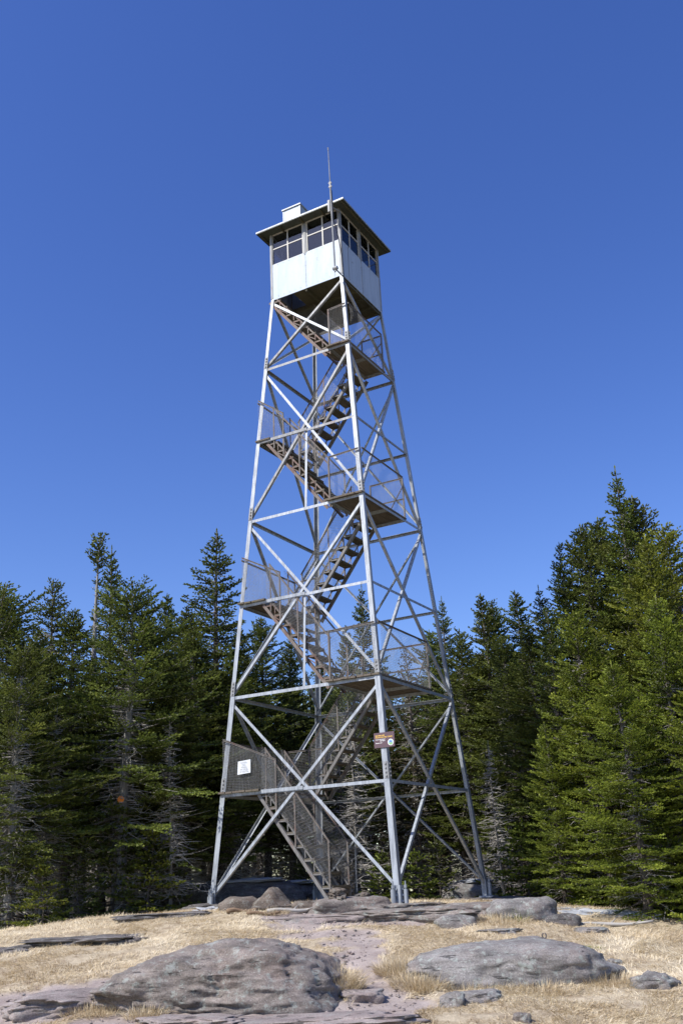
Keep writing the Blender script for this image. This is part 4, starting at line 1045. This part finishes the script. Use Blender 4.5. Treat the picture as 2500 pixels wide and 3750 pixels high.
edge = [
 ('gnarled', -12, 1345, -.6, 1.0, 'gnarled old fir cut off by the left edge of the picture', 1.25),
 ('medium', 30, 1402, 2.0, 2.0, 'dense dark fir just inside the left edge', 1.05),
 ('medium', 178, 1400, 2.5, 2.3, 'full dark fir between the thin open-topped fir and the tufted one', 1.0),
 ('medium', 425, 1395, 4.5, .2, 'full fir filling the dip left of the tall spire fir', 1.05),
 ('broad', 60, 1480, -1.4, 2.6, 'wide ragged fir at the left front of the forest', 1.0),
 ('medium', 400, 1500, 1.4, 3.1, 'dark full fir in front of the dip left of the tall spire fir', 1.0),
 ('medium', 530, 1500, 3.6, 4.0, 'dark fir just behind the left tower leg', .9),
 ('lushtall', 1250, 1400, 1.6, 5.1, 'full fir in front of the pointed one at the foot of the rising right group', .9),
 ('medium', 1375, 1190, 3.4, 1.3, 'fir filling the gap just left of the tallest', 1.0),
 ('sparse', 138, 1335, 3.0, 1.0, 'thin fir with a leaning open top, second from the left edge', 1.0),
 ('medium', 90, 1440, 4.5, 4.0, 'lower fir behind the thin open-topped one at far left', .9),
 ('tuft', 220, 1228, 4.0, 0.3, 'half-dead fir with a bare pale stem and a small green tuft on top', 1.05),
 ('spire', 262, 1256, 5.0, 2.2, 'pointed fir right beside the bare-stemmed tufted one', .85),
 ('broad', 303, 1338, .6, 0.0, 'big old fir with a pale grey trunk carrying an orange marker', 1.05),
 ('medium', 345, 1408, 5.5, 1.7, 'dark fir right behind the big grey-trunked one', .9),
 ('narrow', 386, 1366, 6.0, .6, 'slim fir between the grey-trunked fir and the tall spire fir', 1.0),
 ('medium', 440, 1440, 3.2, 5.1, 'full dark fir at the left foot of the tall spire fir', .95),
 ('spire', 499, 1216, 4.5, .9, 'tall spire-shaped fir just left of the tower', 1.1),
 ('narrow', 545, 1435, 8.0, 3.3, 'slim fir peeping out between the spire fir and the tower leg', 1.0),
 ('medium', 604, 1420, 8.5, 2.9, 'full green fir seen behind the left half of the tower', .95),
 ('medium', 662, 1468, 9.5, .4, 'full green fir seen just left of the rear tower leg', .9),
 ('narrow', 735, 1520, 10, 1.4, 'low slim fir seen just right of the rear tower leg', 1.0),
 ('narrow', 792, 1440, 12.5, 4.1, 'slim fir seen left of the needle-thin spire behind the tower', .9),
 ('spire', 826, 1345, 13.0, 5.0, 'needle-thin spire fir seen through the middle of the tower', .82),
 ('medium', 872, 1545, 9.0, 2.2, 'dark fir seen behind the nearest tower leg', .9),
 ('brown', 930, 1490, 8.0, 1.2, 'brownish thinning fir seen through the right half of the tower', 1.1),
 ('medium', 985, 1450, 10., 3.9, 'dark fir seen just inside the right tower leg', .95),
 ('spire', 1012, 1372, 9.0, .2, 'slender spire fir just right of the right tower leg', .75),
 ('medium', 1052, 1448, 7.5, 4.4, 'short dark fir between two spires right of the tower', .9),
 ('narrow', 1104, 1366, 7.0, 1.1, 'left one of the twin-topped firs right of the tower', 1.05),
 ('medium', 1124, 1385, 7.6, 5.9, 'right one of the twin-topped firs right of the tower', .9),
 ('narrow', 1180, 1360, 8.0, 2.5, 'slim pointed fir between the twin-topped firs and the rising right group', 1.15),
 ('spire', 1237, 1348, 6.0, 3.0, 'pointed fir at the left foot of the rising right group', .95),
 ('medium', 1150, 1460, 5.0, 3.7, 'shaded fir in the gap below the slim pointed one', .9),
 ('narrow', 1212, 1440, 3.0, .4, 'dark fir standing in front of the pointed one at right', 1.25),
 ('lushtall', 1287, 1248, 2.6, 1.9, 'first big fir of the rising right group', .82),
 ('medium', 1331, 1206, 2.4, .7, 'second big fir of the rising right group, left of the tallest', .95),
 ('tall', 1411, 1072, 1.2, 4.0, 'tallest fir of all, its narrow tip rising above the right group', .98),
 ('medium', 1457, 1142, 1.8, 2.4, 'fir with a forked top tight against the right side of the tallest', .95),
 ('lush', 1481, 1232, -1.6, .5, 'bright green bushy fir below and right of the tallest', .98),
 ('lush2', 1545, 1212, -.6, 2.7, 'bright green fir touching the right edge of the picture', 1.0),
 ('lush2', 1345, 1500, -.6, 3.6, 'bright green lower fir at the left front of the right group', .95),
 ('lush', 1405, 1520, -3.7, 1.4, 'nearest bright green fir with boughs sweeping the ground at right', 1.15),
 ('lush2', 1590, 1440, -4.2, 5.2, 'near bright green fir mostly outside the right edge', .95),
 ('lush', 1500, 1370, -2.9, 4.4, 'bright green fir close behind the nearest one at right', 1.0),
 ('lush2', 1318, 1400, -.9, .9, 'bright green fir between the first big fir and the nearest one', 1.0),
 ('lush', 1250, 1660, -.4, 2.0, 'small bushy fir at the left foot of the bright green group', .85),
]
for (kd, px, py, Yp, rz, lb, sx) in edge:
    p = at_y(px, py, Yp); s = (p[2] - g1(p[0], Yp)) / PR[kd]['H']
    T(kd, px, py, Yp, rz, lb, sxy=sx * (s if kd not in () else 1))
for kd, px, py, Yp, rz, lb in [('snag', 800, 1610, 5.0, .4, 'bare dead grey snag seen through the tower right of the rear leg'), ('snag', 128, 1610, .2, 2.0, 'bare dead grey snag at the left front of the forest'), ('snag', 1120, 1700, 2.6, 4.0, 'bare dead grey snag in the shade right of the tower'), ('snag', 395, 1640, .4, 5.0, 'bare dead grey snag left of the left tower leg')]:
    T(kd, px, py, Yp, rz, lb, name='dead_tree')
# trail marker on the grey trunk
mk = at_y(288, 1838, .6); mk_x = mk[0]
o_big = [o for o in COL.objects if o.get('label', '').startswith('big old fir')][0]
b = MB(); pts = [(math.cos(t) * .074, -.004, math.sin(t) * .074) for t in np.linspace(0, 2 * math.pi, 25)[:-1]]
m_ = len(pts); b.add(pts + [(p[0], .0, p[2]) for p in pts], [tuple(range(m_)), tuple(range(2 * m_ - 1, m_ - 1, -1))] + [(i, m_ + i, m_ + (i + 1) % m_, (i + 1) % m_) for i in range(m_)])
b.add([(-.012, -.006, -.02), (.012, -.006, -.02), (.008, -.006, .03), (-.004, -.006, .03)], [(0, 1, 2, 3)])
mo = b.build('trail_marker', M_ORG); mo.location = (o_big.location.x - .02, -.28 + .6 - .0, mk[2] ); tag(mo, 'round orange trail marker nailed to the pale grey fir trunk', 'marker')
# the shaded forest behind
rf = np.random.default_rng(21)
placed = [(o.location.x, o.location.y) for o in COL.objects if o.name.startswith('fir_tree')]
cnt = 0; tries = 0
while cnt < 130 and tries < 9000:
    tries += 1
    y = rf.uniform(4.0, 27); x = rf.uniform(-1, 1) * (.38 * (22 + y) + 2.5)
    if math.hypot(x - pB[0], y - pB[1]) < 1.6: continue
    if abs(x) < 2.4 and y < 6.5: continue
    if any((x - a) ** 2 + (y - b_) ** 2 < (1.05 + .012 * y) ** 2 for a, b_ in placed): continue
    placed.append((x, y)); cnt += 1
    dist = 22 + y; zt = dist * math.tan(R(rf.uniform(9.3, 11.6)))  # kept below the tree line
    zt = min(zt, 8.2)
    s = (zt - g1(x, y)) / 7.6
    tree('forest' if rf.random() < .5 else 'forest2', x, y, zt, rf.uniform(0, 6.28), 'slender dark fir standing in the shaded forest behind the front row of trees', 'firs of the shaded forest interior', sxy=s * rf.uniform(.85, 1.1))
for k in range(46):
    y = 27 + 9 * (k % 2) + rf.uniform(-1.5, 1.5); x = (k - 22.5) / 22.5 * (.40 * (22 + y) + 3); zt = min((22 + y) * math.tan(R(rf.uniform(8.0, 10.2))), 8.5)
    tree('back', x, y, zt, rf.uniform(0, 6.28), 'dark bushy fir closing the far side of the shaded forest', 'firs closing the far side of the forest', sxy=rf.uniform(1.1, 1.35))
# young firs at the forest edge
yg = [(30, 2100, 'young2', 1.0, 'young fir at the left edge where the straw begins'), (95, 2110, 'young', .75, 'low young fir second from the left edge'), (255, 2090, 'young2', 1.3, 'bushy young fir left of the pale grey trunk'), (345, 2082, 'young', 1.15, 'bright young fir right of the pale grey trunk'), (400, 2085, 'young2', .9, 'young fir left of the left tower foot'), (180, 2100, 'young2', .9, 'low young fir left of the bushy one by the grey trunk'),
      (960, 2060, 'young', .8, 'small bright fir seedling behind the nearest tower foot'), (1010, 2055, 'young2', .8, 'fir seedling in the shade between two tower feet'), (1180, 2060, 'young2', 1.3, 'shaded young fir behind the right tower foot'), (1215, 2075, 'young', 1.2, 'bright young fir above the grey lichen boulder'), (745, 2060, 'young', .6, 'tiny fir seedling beside the rear tower foot'), (1560, 2120, 'young', 1.0, 'young fir at the right edge of the picture'), (700, 2050, 'young2', .7, 'fir seedling in the shade behind the dark sloping ledge'), (880, 2050, 'young', .8, 'fir seedling in the shade right of the stair foot')]
for i, (px, py, kd, sc, lb) in enumerate(yg):
    Yp = [-1.6, -2.2, .3, 0.0, .9, -.6, 3.0, 4.0, 3.4, 1.6, 4.2, -3.6, 5.5, 3.8][i]
    p = at_y(px, py, Yp); z0 = g1(p[0], Yp)
    tree(kd, p[0], Yp, z0 + PR[kd]['H'] * sc, i * 1.3, lb, name='young_fir', cat='young tree')

# ------------------------------------------------------------------ LIGHT
EL = R(48); sd = np.array([-.81, -.586]); sd /= np.linalg.norm(sd)
sv = Vector((sd[0] * math.cos(EL), sd[1] * math.cos(EL), math.sin(EL)))
ld = bpy.data.lights.new('sun', 'SUN'); ld.energy = 5.0; ld.angle = R(.53); ld.color = (1, .955, .89)
lo = bpy.data.objects.new('sun', ld); COL.objects.link(lo); lo.rotation_euler = sv.to_track_quat('Z', 'Y').to_euler(); lo.location = (0, 0, 60)
w = bpy.data.worlds.new('World'); SC.world = w; w.use_nodes = True; wn = w.node_tree
bg = wn.nodes['Background']; sk = wn.nodes.new('ShaderNodeTexSky'); sk.sky_type = 'NISHITA'; sk.sun_disc = False
sk.sun_elevation = EL; sk.sun_rotation = math.atan2(sd[0], sd[1])
sk.altitude = 0; sk.air_density = 1.0; sk.dust_density = .4; sk.ozone_density = 3.0
hsv = wn.nodes.new('ShaderNodeHueSaturation'); hsv.inputs['Hue'].default_value = .5205; hsv.inputs['Saturation'].default_value = 1.25; hsv.inputs['Value'].default_value = .98
wn.links.new(sk.outputs[0], hsv.inputs['Color']); wn.links.new(hsv.outputs[0], bg.inputs[0]); bg.inputs[1].default_value = .15
SC.view_settings.view_transform = 'Standard'; SC.view_settings.look = 'None'; SC.view_settings.exposure = .33; SC.view_settings.gamma = 1
SC.cycles.max_bounces = 6; SC.cycles.transparent_max_bounces = 8; SC.cycles.diffuse_bounces = 3
